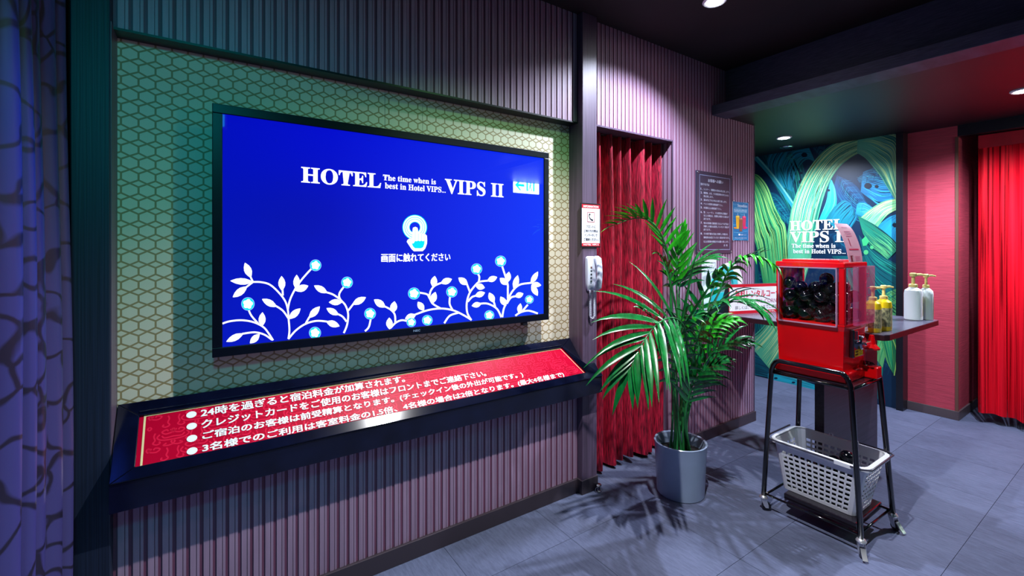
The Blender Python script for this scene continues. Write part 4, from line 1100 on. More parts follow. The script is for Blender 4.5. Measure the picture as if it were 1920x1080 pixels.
# 7-10 low dense foliage
frond([(1288, 790, 2.66), (1306, 720, 2.66), (1330, 670, 2.64), (1362, 645, 2.60), (1390, 642, 2.56)], (-0.3, -0.4, 0.9), 10, 0.20, 50, 18, 0.55, 0.55, 0.028, soil=(.03, -.01))
frond([(1284, 790, 2.60), (1294, 735, 2.58), (1312, 702, 2.54), (1342, 684, 2.50)], (-0.3, -0.5, 0.8), 9, 0.19, 46, 16, 0.4, 0.55, 0.027, 'leaf', soil=(.015, -.03))
frond([(1272, 790, 2.62), (1268, 700, 2.58), (1264, 640, 2.54), (1276, 600, 2.50), (1300, 590, 2.46)], (-0.6, -0.6, 0.5), 9, 0.20, 56, 22, 0.8, 0.50, 0.028, soil=(-.02, -.02))
frond([(1276, 790, 2.70), (1286, 690, 2.72), (1306, 630, 2.72), (1335, 605, 2.70), (1362, 600, 2.66)], (-0.4, -0.5, 0.8), 10, 0.20, 52, 20, 0.6, 0.52, 0.028, 'leaf2', soil=(.0, .02))
frond([(1270, 790, 2.64), (1256, 700, 2.60), (1240, 640, 2.54), (1226, 600, 2.48), (1210, 585, 2.44)], (-0.4, -0.5, 0.9), 8, 0.17, 50, 18, 0.3, 0.66, 0.024, soil=(-.035, -.01))

# ================================================================== TROLLEY
tr = thing('machine_trolley', (2.74, 1.07, 0), 'black tubular trolley on castors carrying the red capsule machine', 'trolley')
def uframe(X, Xt, y0, y1, y0t, y1t):
    P_ = [(X, y0, 0.075), (X*.5+Xt*.5, (y0+y0t)/2, 0.42), (Xt, y0t, 0.745)]
    arc0 = [(Xt, y0t - 0.045*(1-math.cos(a_)) , 0.745 + 0.088*math.sin(a_)) for a_ in (R_(20), R_(40), R_(60), R_(80), R_(90))]
    arc1 = [(Xt, y1t + 0.045*(1-math.cos(a_)) , 0.745 + 0.088*math.sin(a_)) for a_ in (R_(90), R_(80), R_(60), R_(40), R_(20))]
    Q = [(Xt, y1t, 0.745), (X*.5+Xt*.5, (y1+y1t)/2, 0.42), (X, y1, 0.075)]
    a = MB(); a.tube(P_ + arc0 + arc1 + Q, 0.0125, 12); return a.build('leg_frame', M['tube'], tr, smooth=True)
uframe(2.550, 2.572, 1.298, 0.848, 1.268, 0.895)
uframe(2.930, 2.905, 1.298, 0.838, 1.268, 0.885)
a = MB(); a.box(2.585, 2.893, 0.895, 1.268, 0.757, 0.775); a.build('top_shelf', M['shelf'], tr, bevel=0.003)
a = MB(); a.tube([(2.572, 0.885, 0.765), (2.572, 1.275, 0.765)], 0.008, 8); a.build('shelf_rail', M['tube'], tr, smooth=True)
a = MB(); a.tube([(2.905, 0.88, 0.765), (2.905, 1.275, 0.765)], 0.008, 8); a.build('shelf_rail', M['tube'], tr, smooth=True)
a = MB(); a.tube([(2.572, 0.893, 0.765), (2.905, 0.883, 0.765)], 0.008, 8); a.build('shelf_rail', M['tube'], tr, smooth=True)
a = MB(); a.box(2.575, 2.905, 0.875, 1.205, 0.095, 0.128); a.build('bottom_shelf', M['shelf'], tr, bevel=0.006)
a = MB()
a.tube([(2.552, 0.853, 0.092), (2.552, 1.292, 0.092)], 0.006, 8); a.build('lower_rail', M['tube'], tr, smooth=True)
a = MB(); a.tube([(2.928, 0.845, 0.092), (2.928, 1.292, 0.092)], 0.006, 8); a.build('lower_rail', M['tube'], tr, smooth=True)
a = MB(); a.tube([(2.552, 1.285, 0.092), (2.928, 1.285, 0.092)], 0.006, 8); a.build('lower_rail', M['tube'], tr, smooth=True)
a = MB(); a.tube([(2.552, 0.862, 0.088), (2.928, 0.855, 0.088)], 0.006, 8); a.build('lower_rail', M['tube'], tr, smooth=True)
def castor(x, y, ang, brake):
    o = MB(); Rm = Matrix.Rotation(ang, 3, 'Z')
    def tr_(mb, s):
        for i in range(s, len(mb.v)): mb.v[i] = Rm @ mb.v[i] + Vector((x, y, 0))
    # fork with collar
    o.lathe([(0.020, 0.066), (0.022, 0.070), (0.018, 0.078), (0.013, 0.082)], (0, 0, 0), 16)
    for ya_ in (-0.0145, 0.0125): o.prism([(-0.022, 0.018), (-0.008, 0.018), (0.002, 0.030), (0.014, 0.064), (-0.012, 0.064), (-0.022, 0.032)], 'y', ya_, ya_ + 0.002)
    o.box(-0.012, 0.014, -0.0145, 0.0145, 0.062, 0.066)
    if brake: o.prism([(-0.058, 0.010), (-0.054, 0.007), (-0.028, 0.030), (-0.020, 0.046), (-0.026, 0.047), (-0.034, 0.034)], 'y', -0.010, 0.010)
    tr_(o, 0); f = o.build('castor', M['castor'], tr, smooth='auto')
    wmb = MB(); prof_ = [(0.001, -0.010), (0.020, -0.010), (0.0225, -0.007), (0.0225, 0.007), (0.020, 0.010), (0.001, 0.010)]
    wmb.lathe(prof_, (0, 0, 0), 20)
    wmb.v = [Vector((v.x - 0.014, v.z, v.y + 0.0235)) for v in wmb.v]; tr_(wmb, 0)
    wmb.build('wheel', M['blackm'], f, smooth='auto')
castor(2.550, 1.298, 2.3, False); castor(2.550, 0.848, 0.6, True); castor(2.930, 0.838, 1.2, True); castor(2.930, 1.298, 1.0, False)

# ================================================================== CAPSULE MACHINE
cm = thing('capsule_machine', (2.74, 1.09, 0.776), 'red capsule vending machine filled with black balls on the trolley', 'vending machine')
X0, X1, Y0, Y1 = 2.605, 2.882, 0.935, 1.258
ZB = 0.776
a = MB(); a.box(X0 - 0.004, X1 + 0.004, Y0 - 0.010, Y1 + 0.006, ZB, ZB + 0.048); a.build('base_plinth', M['red'], cm, bevel=0.006)
a = MB()
zz = [(ZB + 0.046, 0.006), (ZB + 0.06, 0.010), (1.03, 0.004), (1.052, -0.001)]
for (za, ia), (zb_, ib) in zip(zz[:-1], zz[1:]):
    A_ = [(X0+ia, Y0+ia, za), (X1-ia, Y0+ia, za), (X1-ia, Y1-ia, za), (X0+ia, Y1-ia, za)]; B_ = [(X0+ib, Y0+ib, zb_), (X1-ib, Y0+ib, zb_), (X1-ib, Y1-ib, zb_), (X0+ib, Y1-ib, zb_)]
    a.add(A_ + B_, [(i, (i+1) % 4, 4+(i+1) % 4, 4+i) for i in range(4)])
a.add([(X0, Y0, 1.052), (X1, Y0, 1.052), (X1, Y1, 1.052), (X0, Y1, 1.052)], [(0, 1, 2, 3)])
a.build('lower_body', M['red'], cm)
a = MB(); a.box(X0, X1, Y0, Y1, 1.052, 1.062); a.build('window_sill_rim', M['red'], cm, bevel=0.002)
for (xa, ya_) in ((X0, Y0), (X1 - 0.026, Y0), (X0, Y1 - 0.026), (X1 - 0.026, Y1 - 0.026)):
    a = MB(); a.box(xa, xa + 0.026, ya_, ya_ + 0.026, 1.062, 1.345); a.build('corner_post', M['red'], cm, bevel=0.004)
a = MB(); a.box(X0 - 0.003, X1 + 0.003, Y0 - 0.003, Y1 + 0.003, 1.343, 1.372); a.build('top_frame', M['red'], cm, bevel=0.006)
a = MB(); a.box(X0 + 0.02, X1 - 0.02, Y0 + 0.03, Y1 - 0.02, 1.370, 1.384); a.build('lid', M['red'], cm, bevel=0.005)
a = MB(); a.box(X0 - 0.012, X0 - 0.009, Y0 + 0.030, Y1 - 0.018, 1.050, 1.343)
a.build('side_window', M['clear'], cm)
a = MB()
for q0 in ((X0 - 0.014, X0 + 0.001, Y0 + 0.028, Y0 + 0.033, 1.049, 1.345), (X0 - 0.014, X0 + 0.001, Y1 - 0.021, Y1 - 0.016, 1.049, 1.345), (X0 - 0.014, X0 + 0.001, Y0 + 0.028, Y1 - 0.016, 1.340, 1.345), (X0 - 0.014, X0 + 0.001, Y0 + 0.028, Y1 - 0.016, 1.049, 1.054)): a.box(*q0)
a.build('side_window_rim', mat('frosted_rim', rgb(190, 150, 180), 0.2, alpha=0.55), cm)
a = MB(); a.box(X0 + 0.02, X1 - 0.01, Y0 - 0.008, Y0 - 0.005, 1.050, 1.343); a.build('front_window', M['clear'], cm)
a = MB(); a.box(X1 + 0.004, X1 + 0.007, Y0 + 0.02, Y1 - 0.02, 1.062, 1.343); a.build('far_window', M['clear'], cm)
a = MB(); a.box(X0 + 0.02, X1 - 0.02, Y1 - 0.004, Y1, 1.062, 1.343); a.build('back_card', mat('purple_swirl_card', rgb(120, 50, 235), 0.5, col2=rgb(255, 60, 150), scale=(30, 30, 22), detail=2, var=0.4), cm)
a = MB(); a.box(X0 + 0.072, X1 + 0.018, Y0 - 0.032, Y0 - 0.009, 1.056, 1.352); a.build('price_card_box', M['pinkclear'], cm, bevel=0.004)
I = Print(lambda u, v: Vector((X0 + 0.085 + 0.195*u, Y0 - 0.0325, 1.345 - 0.28*v)), (0, -1, 0), 0.0003)
PK = rgb(238, 60, 120)
itext(I, 'ア', .36, .64, .10, .28, PK, -.01); itext(I, 'ロ', .50, .76, .36, .52, PK, -.01); itext(I, 'ネ', .42, .62, .60, .72, PK, -.01); itext(I, 'タ', .46, .70, .76, .90, PK, -.01)
I.build('card_lettering', M['print'], cm)
# coin mechanism
a = MB(); a.box(2.682, 2.815, Y0 - 0.012, Y0 + 0.008, 0.892, 1.036); a.build('coin_plate', M['dchrome'], cm, bevel=0.004)
a = MB(); a.lathe([(0.036, 0), (0.036, 0.012), (0.03, 0.02), (0.001, 0.022)], (0, 0, 0), 24); a.v = [Vector((v.x + 2.755, Y0 - 0.012 - v.z, v.y + 0.965)) for v in a.v]
a.build('crank_disc', M['dchrome'], cm, smooth='auto')
a = MB(); a.box(2.720, 2.790, Y0 - 0.052, Y0 - 0.033, 0.957, 0.973); a.build('crank_handle', M['chrome'], cm, bevel=0.005)
a = MB(); a.box(2.690, 2.702, Y0 - 0.026, Y0 - 0.012, 0.985, 1.030); a.tube([(2.700, Y0 - 0.018, 0.975), (2.730, Y0 - 0.02, 0.975)], 0.006, 8); a.build('coin_slot', M['chrome'], cm, bevel=0.002)
a = Print(lambda u, v: Vector((2.695 + 0.10*u, Y0 - 0.0125, 0.932 - 0.034*v)), (0, -1, 0), 0.0004)
a.rect(0, 0, 1, 1, rgb(240, 214, 20), 1); a.rect(.06, .15, .42, .45, rgb(60, 50, 10), 2); a.rect(.06, .55, .42, .85, rgb(60, 50, 10), 2)
for v_ in (.2, .45, .7): a.rect(.5, v_, .92, v_ + .1, rgb(90, 76, 10), 2)
a.build('yellow_sticker', M['print'], cm)
a = MB(); a.box(2.83, 2.86, Y0 - 0.0125, Y0 - 0.0105, 1.012, 1.034); a.build('number_label', M['white'], cm)
# chute
a = MB(); a.lathe([(0.030, 0.838), (0.032, 0.842), (0.032, 0.925), (0.030, 0.93)], (2.852, Y0 - 0.034, 0), 20); a.build('chute_cup', M['clear'], cm, smooth='auto')
a = MB(); a.lathe([(0.034, 0.922), (0.035, 0.930), (0.016, 0.950), (0.012, 0.985), (0.010, 0.995)], (2.852, Y0 - 0.032, 0), 20); a.build('chute_cap', M['red'], cm, smooth='auto')
a = MB(); a.box(2.822, 2.882, Y0 - 0.066, Y0 - 0.004, ZB, ZB + 0.060); a.build('chute_base', M['red'], cm, bevel=0.006)
# balls inside the machine
ball = MB(); ball.sphere((0, 0, 0), 0.0335, 20, 12)
proto = ball.build('capsule_ball', M['capsule'], None, smooth=True)
a_ = MB(); a_.tube([(0.0336*math.cos(2*math.pi*i/24), 0.0336*math.sin(2*math.pi*i/24), 0) for i in range(24)], 0.0009, 4, closed=True)
seamring = a_.build('seam', M['blackm'], proto)
spots_ = []
rb = random.Random(5)
for lev, z in enumerate((1.0965, 1.1425, 1.1885, 1.2345)):
    m_ = 4 if lev % 2 == 0 else 3
    for i in range(m_):
        for j in range(m_):
            x = X0 + 0.037 + i*0.0677 + (0.0338 if lev % 2 else 0); y = Y0 + 0.044 + j*0.0745 + (0.0372 if lev % 2 else 0)
            if lev == 3 and (i, j) in ((2, 2), (1, 2)): continue
            spots_.append((x, y, z))
spots_ += [(X0 + 0.037 + 0.0677*1, Y0 + 0.044 + 0.0745, 1.2812), (X0 + 0.037, Y0 + 0.044 + 0.0745*3, 1.2561)]
for k_, s_ in enumerate(spots_):
    o = proto if k_ == 0 else dup(proto, s_)
    o.location = s_; o.rotation_euler = (rb.uniform(-1, 1), rb.uniform(-1, 1), 0)
    tag(o, 'glossy black capsule ball inside the red vending machine', 'ball', 'capsule balls inside the machine')
# flyer
fy = thing('pink_flyer', (2.76, 0.95, 1.373), 'curling pink paper flyer standing on the red machine', 'flyer')
FP = MB(); strip = []
pA = [(1592, 491.8, 2.262), (1590, 482, 2.262), (1586, 465, 2.262), (1579, 445, 2.262), (1571, 429, 2.262), (1563.5, 418, 2.262)]
pB = [(1617, 490.8, 2.345), (1616.5, 482, 2.345), (1613, 465, 2.345), (1606, 445, 2.345), (1598, 430, 2.345), (1588, 420, 2.345)]
CA = crom([tuple(atT(*p)) for p in pA], 4); CB = crom([tuple(atT(*p)) for p in pB], 4)
pinkm = mat('pink_paper', rgb(244, 170, 192), 0.6)
for i in range(len(CA)-1): FP.quad(CA[i], CB[i], CB[i+1], CA[i+1])
FP.build('paper', pinkm, fy, solid=0.0008)
def flm(u, v):
    k = min(len(CA)-2, int(v*(len(CA)-1))); f = v*(len(CA)-1)-k
    return CA[k].lerp(CB[k], u).lerp(CA[k+1].lerp(CB[k+1], u), f) + Vector((-0.5, -0.6, 0))*0.0018
I = Print(flm, (-0.5, -0.8, 0.1), 0.0002)
I.rect(.18, .04, .36, .24, rgb(120, 20, 50), 1); I.rect(.30, .05, .34, .22, rgb(250, 230, 235), 2)
for v_ in (.08, .14, .20): I.rect(.5, v_, .85, v_+.015, rgb(220, 80, 130), 1)
I.rect(.2, .36, .85, .385, rgb(230, 30, 90), 1); I.rect(.35, .44, .40, .58, rgb(200, 40, 90), 1)
for v_ in (.62, .67, .72, .84): I.rect(.3, v_, .7, v_+.02, rgb(226, 120, 160), 1)
I.build('printing', M['print'], fy)

# ================================================================== BASKET
bk = thing('white_basket', (2.74, 1.06, 0.1285), 'white perforated plastic basket on the trolley\'s bottom shelf', 'basket')
def rrect(x0, x1, y0, y1, r):
    """counter-clockwise outline, straight sides split into cells: 4 columns per side corner"""
    pts = []
    def side(p, q, n): return [(p[0] + (q[0]-p[0])*i/n, p[1] + (q[1]-p[1])*i/n) for i in range(n)]
    def arc(cx_, cy_, a_0):
        return [(cx_ + r*math.cos(a_0 + math.pi/2*i/3), cy_ + r*math.sin(a_0 + math.pi/2*i/3)) for i in range(3)]
    NS, NL = 6, 11
    out = []
    out += [(p, True) for p in side((x1, y0+r), (x1, y1-r), NL)]
    out += [(p, False) for p in arc(x1-r, y1-r, 0)]
    out += [(p, True) for p in side((x1-r, y1), (x0+r, y1), NS)]
    out += [(p, False) for p in arc(x0+r, y1-r, math.pi/2)]
    out += [(p, True) for p in side((x0, y1-r), (x0, y0+r), NL)]
    out += [(p, False) for p in arc(x0+r, y0+r, math.pi)]
    out += [(p, True) for p in side((x0+r, y0), (x1-r, y0), NS)]
    out += [(p, False) for p in arc(x1-r, y0+r, 1.5*math.pi)]
    return out
bot = rrect(2.625, 2.850, 0.900, 1.235, 0.028); top = rrect(2.592, 2.888, 0.848, 1.272, 0.04)
zb0, zb1 = 0.130, 0.385
n = len(bot)
def wp(i, f, v):
    i0 = i % n; i1 = (i+1) % n
    pb = Vector((*bot[i0][0], 0)).lerp(Vector((*bot[i1][0], 0)), f); pt_ = Vector((*top[i0][0], 0)).lerp(Vector((*top[i1][0], 0)), f)
    p = pb.lerp(pt_, v); p.z = zb0 + (zb1-zb0)*v; return p
a = MB(); rowsn = 8; v0_, v1_ = 0.05, 0.86
for i in range(n):
    holes = bot[i][1]
    a.quad(wp(i, 0, 0), wp(i, 1, 0), wp(i, 1, v0_), wp(i, 0, v0_)); a.quad(wp(i, 0, v1_), wp(i, 1, v1_), wp(i, 1, 1), wp(i, 0, 1))
    if not holes: a.quad(wp(i, 0, v0_), wp(i, 1, v0_), wp(i, 1, v1_), wp(i, 0, v1_)); continue
    for r_ in range(rowsn):
        va = v0_ + (v1_-v0_)*r_/rowsn; vb = v0_ + (v1_-v0_)*(r_+1)/rowsn
        h0, h1 = va + (vb-va)*0.22, va + (vb-va)*0.78; f0, f1 = 0.14, 0.86
        a.quad(wp(i, 0, va), wp(i, 1, va), wp(i, 1, h0), wp(i, 0, h0)); a.quad(wp(i, 0, h1), wp(i, 1, h1), wp(i, 1, vb), wp(i, 0, vb))
        a.quad(wp(i, 0, h0), wp(i, f0, h0), wp(i, f0, h1), wp(i, 0, h1)); a.quad(wp(i, f1, h0), wp(i, 1, h0), wp(i, 1, h1), wp(i, f1, h1))
a.add([wp(i, 0, 0) for i in range(n)], [tuple(range(n))[::-1]])
a.build('basket_wall', M['basket'], bk, solid=0.0024)
a = MB(); ro = rrect(2.578, 2.902, 0.828, 1.292, 0.055); ri = top
pr = []
for i in range(n):
    o_ = Vector((*ro[i][0], 0)); q_ = Vector((*ri[i][0], 0))
    pr.append((Vector((q_.x, q_.y, zb1)), Vector((q_.x, q_.y, zb1+0.012)), Vector((o_.x, o_.y, zb1+0.010)), Vector((o_.x, o_.y, zb1-0.008))))
for i in range(n):
    p_, q_ = pr[i], pr[(i+1) % n]
    for k_ in range(4): a.quad(p_[k_], q_[k_], q_[(k_+1) % 4], p_[(k_+1) % 4])
a.build('rim', M['basket'], bk, bevel=0.002)
hm = mat('dark_basket_handle', rgb(60, 58, 72), 0.35)
a = MB(); hp = [(p[0][0], p[0][1]) for p in ro]
a.tube([(2.572, 0.97, 0.393), (2.571, 1.27, 0.393), (2.584, 1.298, 0.396), (2.64, 1.304, 0.398), (2.86, 1.304, 0.398)], 0.0045, 6); a.build('handle', hm, bk, smooth=True)
a = MB(); a.tube([(2.572, 0.90, 0.393), (2.571, 0.86, 0.393), (2.60, 0.822, 0.396), (2.88, 0.822, 0.397), (2.908, 0.85, 0.397), (2.909, 1.0, 0.397)], 0.0045, 6); a.build('handle', hm, bk, smooth=True)
for yy in (1.10, 0.98):
    a = MB(); a.tube([(2.886, yy + 0.009*math.cos(t_*math.pi/5), 0.404 + 0.009*math.sin(t_*math.pi/5)) for t_ in range(10)], 0.002, 5, closed=True); a.build('hook_ring', M['basket'], bk, smooth=True)
bspots = []
for l_ in range(4):
    odd = l_ % 2
    for i_ in range(2 if odd else 3):
        for j_ in range((5, 4, 5, 2)[l_]):
            bspots.append((2.668 + 0.0352*odd + 0.0704*i_, 0.937 + 0.0352*odd + 0.0704*j_, 0.1665 + 0.046*l_))
bspots += [(2.738, 0.972 + 0.0, 0.3660)]
for k_, s_ in enumerate(bspots):
    o = dup(proto, s_); o.rotation_euler = (rb.uniform(-1, 1), rb.uniform(-1, 1), 0)
    tag(o, 'glossy black capsule ball lying in the white basket', 'ball'); o['group'] = 'capsule balls in the basket'

# ================================================================== COUNTER WITH PUMP BOTTLES
cz = 0.985
ko = thing('rental_counter', (3.4, 1.4, 0), 'dark wood counter on a panel pedestal against the ribbed wall', 'counter')
a = MB(); cx0, cx1, cy0, cy1 = 2.955, 3.87, 0.872, WY - 0.004
a.prism([(cx0, cy0 + 0.05), (cx0 + 0.012, cy0 + 0.012), (cx0 + 0.05, cy0), (cx1 - 0.015, cy0), (cx1, cy0 + 0.015), (cx1, cy1), (cx0, cy1)], 'z', cz - 0.004, cz); a.build('worktop', M['counter'], ko)
a = MB(); a.prism([(cx0, cy0 + 0.05), (cx0 + 0.012, cy0 + 0.012), (cx0 + 0.05, cy0), (cx1 - 0.015, cy0), (cx1, cy0 + 0.015), (cx1, cy1), (cx0, cy1)], 'z', cz - 0.032, cz - 0.0045); a.build('edge_band', M['cedge'], ko)
a = MB(); a.box(2.965, 3.78, 1.165, 1.215, 0, cz - 0.032); a.build('pedestal_panel', M['pedestal'], ko, bevel=0.002)
def bottle(name, x, y, H, r, body, pump, label, cat_label, ribbon, sx=1.0, ang=0):
    t = thing(name, (x, y, cz + 0.0005), label, 'bottle', cat_label)
    c = (x, y, cz + 0.0005); hb = H*0.70
    a = MB(); a.lathe([(r*0.90, 0), (r, 0.006), (r*1.0, hb*0.80), (r*0.92, hb*0.90), (r*0.55, hb*0.97), (r*0.42, hb)], c, 28, sx=sx); a.build('body', body, t, smooth='auto')
    a = MB(); a.lathe([(r*0.50, hb), (r*0.50, hb + H*0.05), (r*0.40, hb + H*0.065), (r*0.20, hb + H*0.07), (r*0.18, H*0.93)], c, 20); a.build('collar', pump, t, smooth='auto')
    a = MB(); ca, sa = math.cos(ang), math.sin(ang)
    top_ = c[2] + H*0.955
    a.lathe([(r*0.35, H*0.92), (r*0.40, H*0.94), (r*0.40, H*0.985), (r*0.25, H*0.998)], c, 16)
    a.tube([(x, y, top_), (x + ca*r*0.9, y + sa*r*0.9, top_ + 0.003), (x + ca*r*1.45, y + sa*r*1.45, top_ - 0.002)], [r*0.2, r*0.17, r*0.12], 8); a.build('pump', pump, t, smooth='auto')
    # wrap label
    lb = MB(); z0_, z1_ = c[2] + hb*0.14, c[2] + hb*0.72
    m_ = 20
    for i in range(m_):
        a0_ = 2*math.pi*i/m_; a1_ = 2*math.pi*(i+1)/m_; q = r + 0.0006
        if ribbon == 'band' or (math.cos(a0_ + 0.16 + 0.95) > 0.72):
            lb.quad((x+q*sx*math.cos(a0_), y+q*math.sin(a0_), z0_), (x+q*sx*math.cos(a1_), y+q*math.sin(a1_), z0_), (x+q*sx*math.cos(a1_), y+q*math.sin(a1_), z1_), (x+q*sx*math.cos(a0_), y+q*math.sin(a0_), z1_))
    lb.build('label', LBL[ribbon], t, smooth=True)
    return t
LBL = {'band': mat('grey_floral_label', rgb(138, 140, 112), 0.5, col2=rgb(206, 200, 150), scale=(90, 90, 60), detail=1, var=0.3),
       'green': mat('green_gold_label', rgb(60, 66, 40), 0.5, col2=rgb(200, 190, 70), scale=(30, 30, 26), detail=1, var=0.5)}
bottle('soap_pump_bottle', 3.027, 0.953, 0.250, 0.037, M['yellow'], M['cream'], 'yellow pump bottle nearest the red machine', 'yellow pump bottles', 'band', ang=-0.6)
bottle('soap_pump_bottle', 3.135, 0.938, 0.252, 0.037, M['yellow'], M['cream'], 'yellow pump bottle right of another yellow one', 'yellow pump bottles', 'band', ang=-0.6)
bottle('shampoo_bottle', 3.735, 0.965, 0.300, 0.046, M['white'], M['cream'], 'white pump bottle nearer the red machine, in front', 'white pump bottles', 'green', ang=-0.8)
bottle('shampoo_bottle', 3.826, 0.925, 0.292, 0.036, M['white'], M['cream'], 'white pump bottle partly hidden, at the counter corner', 'white pump bottles', 'green', ang=-0.8)
# rental sign
rs = thing('rental_sign', (3.2, 1.72, cz), 'white rental corner sign with red lettering on the dark counter', 'sign')
P0 = Vector((2.985, 1.755, cz)); P1 = Vector((3.50, 1.60, cz)); uu = (P1-P0).normalized(); nn = Vector((uu.y, -uu.x, 0))
def rsp(u, v, k=0): return P0 + (P1-P0)*u + Vector((0, 0, 0.205*(1-v))) + nn*k
a = MB(); pts = [rsp(0, 1), rsp(1, 1), rsp(1, 0), rsp(0, 0), rsp(0, 1, -0.10), rsp(1, 1, -0.10), rsp(1, 0, -0.02), rsp(0, 0, -0.02)]
a.add(pts, [(0, 1, 2, 3), (5, 4, 7, 6), (0, 3, 7, 4), (1, 5, 6, 2), (3, 2, 6, 7), (0, 4, 5, 1)]); a.build('stand', M['blackm'], rs)
I = Print(lambda u, v: rsp(u, v, 0.001), nn, 0.0003)
I.rect(.0, .0, 1, 1, rgb(206, 16, 40), 1); I.rect(.01, .10, .99, .90, rgb(240, 238, 244), 2)
itext(I, '無料レンタルコーナー', .10, .92, .20, .46, rgb(214, 24, 66), .02); itext(I, 'FREE RENTAL CORNER', .14, .86, .52, .66, rgb(190, 110, 140)); itext(I, '詳しくは、フロントまでご確認下さい', .10, .94, .73, .85, rgb(60, 60, 70)); itext(I, 'HOTEL VIPS II', .55, .95, .925, .98, WHT)
I.build('printed_face', M['print'], rs)
# arch boards
def arch(name, cx_, y, w_, h_, th, m, label, tk=0.018, lean=0):
    t = thing(name, (cx_, y, cz), label, 'display rack', None)
    out = []; inn = []
    K = 20
    for i in range(K+1):
        a_ = math.pi*(1 - i/K); out.append((cx_ + w_/2*math.cos(a_), cz + h_ - w_*0.5 + w_/2*math.sin(a_)))
        inn.append((cx_ + (w_/2-th)*math.cos(a_), cz + h_ - w_*0.5 + (w_/2-th)*math.sin(a_)))
    out = [(cx_-w_/2, cz + 0.0005)] + out + [(cx_+w_/2, cz + 0.0005)]; inn = [(cx_-w_/2+th, cz + 0.0005)] + inn + [(cx_+w_/2-th, cz + 0.0005)]
    a = MB()
    for i in range(len(out)-1):
        o0, o1, i0, i1 = out[i], out[i+1], inn[i], inn[i+1]
        f = lambda p, yy: (p[0], yy, p[1])
        a.add([f(o0, y), f(o1, y), f(i1, y), f(i0, y), f(o0, y+tk), f(o1, y+tk), f(i1, y+tk), f(i0, y+tk)], [(0,1,2,3), (7,6,5,4), (0,4,5,1), (3,2,6,7)])
    a.box(cx_-w_/2, cx_-w_/2+th, y, y+tk, cz+0.0005, cz+0.001); a.box(cx_+w_/2-th, cx_+w_/2, y, y+tk, cz+0.0005, cz+0.001)
    a.build('arched_frame', m, t)
    a = MB(); a.box(cx_-w_/2+th, cx_+w_/2-th, y+0.003, y+tk-0.003, cz+0.0005, cz+h_*0.42); a.build('cross_panel', m, t)
    return t
arch('arched_rack', 3.125, 1.86, 0.32, 0.325, 0.052, M['cyan'], 'turquoise arched rack behind the palm on the counter')
arch('arched_rack', 3.30, 1.925, 0.34, 0.345, 0.062, M['white'], 'white arched rack beside the turquoise one, against ribbed wall')
cd = thing('card_holder', (3.05, 1.96, cz), 'tall white display card with speech bubble behind the palm', 'sign')
a = MB(); a.box(2.985, 3.165, 1.955, 1.962, cz + 0.0005, 1.362); a.build('card', M['white'], cd, bevel=0.003)
I = Print(lambda u, v: Vector((2.985 + 0.18*u, 1.9548, 1.362 - 0.376*v)), (0, -1, 0), 0.0003)
BL = rgb(70, 70, 100)
for r_ in ((.10, .07, .90, .078), (.10, .25, .45, .258), (.58, .25, .90, .258), (.10, .07, .115, .258), (.885, .07, .90, .258)): I.rect(*r_, BL, 2)
I.stroke([(.45, .254), (.51, .29), (.58, .254)], .012, BL, 2, sm=2)
itext(I, 'アメニティ', .18, .82, .12, .21, BL)
I.build('printed_face', M['print'], cd)

# ================================================================== SMALL DOOR CATCH
dk = thing('door_stop', (2.0, 1.925, 0), 'small metal floor door stop with ring beside column foot', 'door stop')
q0 = onZ(1122, 921, 0); q0.z = 0; dk.location = q0
a = MB(); a.lathe([(0.016, 0.0), (0.017, 0.004), (0.012, 0.010), (0.011, 0.028), (0.018, 0.034), (0.018, 0.040), (0.012, 0.044), (0.001, 0.045)], q0, 18); a.build('body', M['dchrome'], dk, smooth='auto')
a = MB(); cc_ = q0 + Vector((-0.012, -0.016, 0.020)); a.tube([(cc_.x + 0.020*math.cos(t_*math.pi/10)*0.83, cc_.y - 0.020*math.cos(t_*math.pi/10)*0.56, cc_.z + 0.0175*math.sin(t_*math.pi/10)) for t_ in range(20)], 0.0018, 5, closed=True); a.build('ring', M['chrome'], dk, smooth=True)

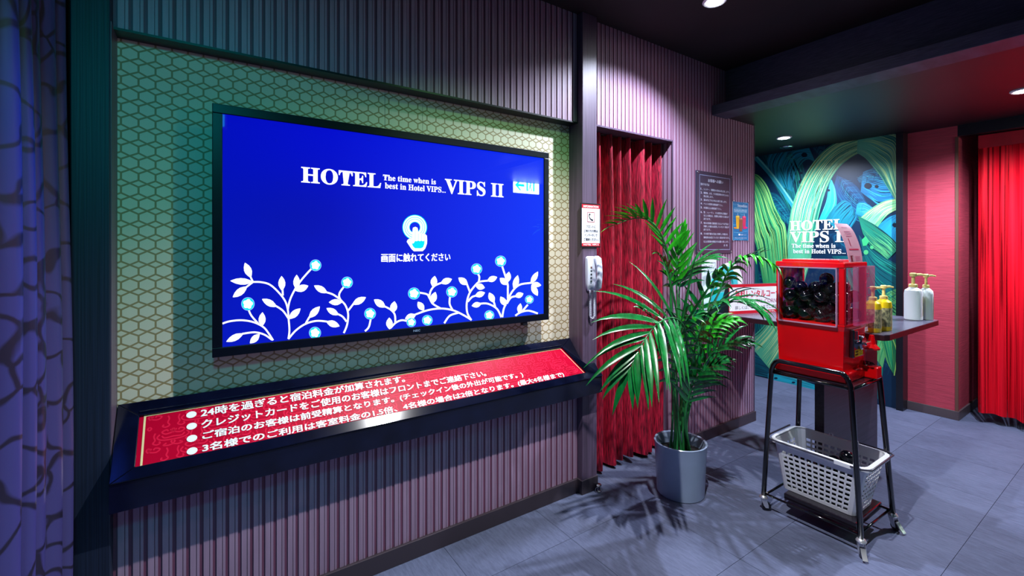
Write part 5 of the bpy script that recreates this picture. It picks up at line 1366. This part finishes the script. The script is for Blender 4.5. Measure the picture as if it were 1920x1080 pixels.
# ================================================================== ESCAPE SIGN (seen mirrored in the screen)
es = thing('escape_sign', (4.21, -1.85, 2.42), 'lit green and white escape sign mirrored in the screen', 'sign')
EM = Print(lambda u, v: Vector((4.21 + (u-.5)*0.50, -1.838, 2.42 - (v-.5)*0.24)), (0, 1, 0), 0.001)
a = MB(); a.box(3.95, 4.47, -1.88, -1.84, 2.29, 2.55); a.build('housing', M['white'], es, bevel=0.003)
a = MB(); a.tube([(4.21, -1.86, 2.55), (4.21, -1.86, CEIL)], 0.01, 8); a.build('drop_rod', M['white'], es)
GN = (0.0, 26.0, 18.0); EWW = (45, 62, 50)
EM.rect(0, 0, 1, 1, EWW, 1)
EM.poly([(.06, .5), (.24, .16), (.30, .16), (.19, .42), (.42, .42), (.42, .58), (.19, .58), (.30, .84), (.24, .84)], GN, 2)
EM.rect(.50, .14, .56, .84, GN, 2); EM.rect(.50, .14, .82, .24, GN, 2); EM.rect(.76, .14, .82, .84, GN, 2)
EM.disc(.66, .34, .03, GN, 3, .05); EM.stroke([(.66, .40), (.64, .58)], .05, GN, 3); EM.stroke([(.64, .58), (.69, .70), (.70, .84)], .03, GN, 3); EM.stroke([(.64, .58), (.60, .72), (.56, .80)], .03, GN, 3); EM.stroke([(.58, .46), (.66, .44), (.72, .52)], .025, GN, 3)
EM.build('lit_face', printed('lit_escape_sign_face', emit=1.0), es)

# near escape sign (behind the photographer); an added spot tints the left of the alcove
e2 = thing('escape_sign', (-0.12, -0.32, 2.40), 'green lit escape sign hanging behind the photographer', 'sign')
a = MB(); a.box(-0.38, 0.14, -0.33, -0.29, 2.39, 2.65); a.build('housing', M['white'], e2, bevel=0.003)
a = MB(); a.tube([(-0.12, -0.31, 2.65), (-0.12, -0.31, CEIL)], 0.01, 8); a.build('drop_rod', M['white'], e2)
a = MB(); a.quad((0.12, -0.287, 2.41), (-0.36, -0.287, 2.41), (-0.36, -0.287, 2.63), (0.12, -0.287, 2.63)); a.build('lit_face', emis('green_lit_face', (0.05, 1.0, 0.6), 3.0), e2)
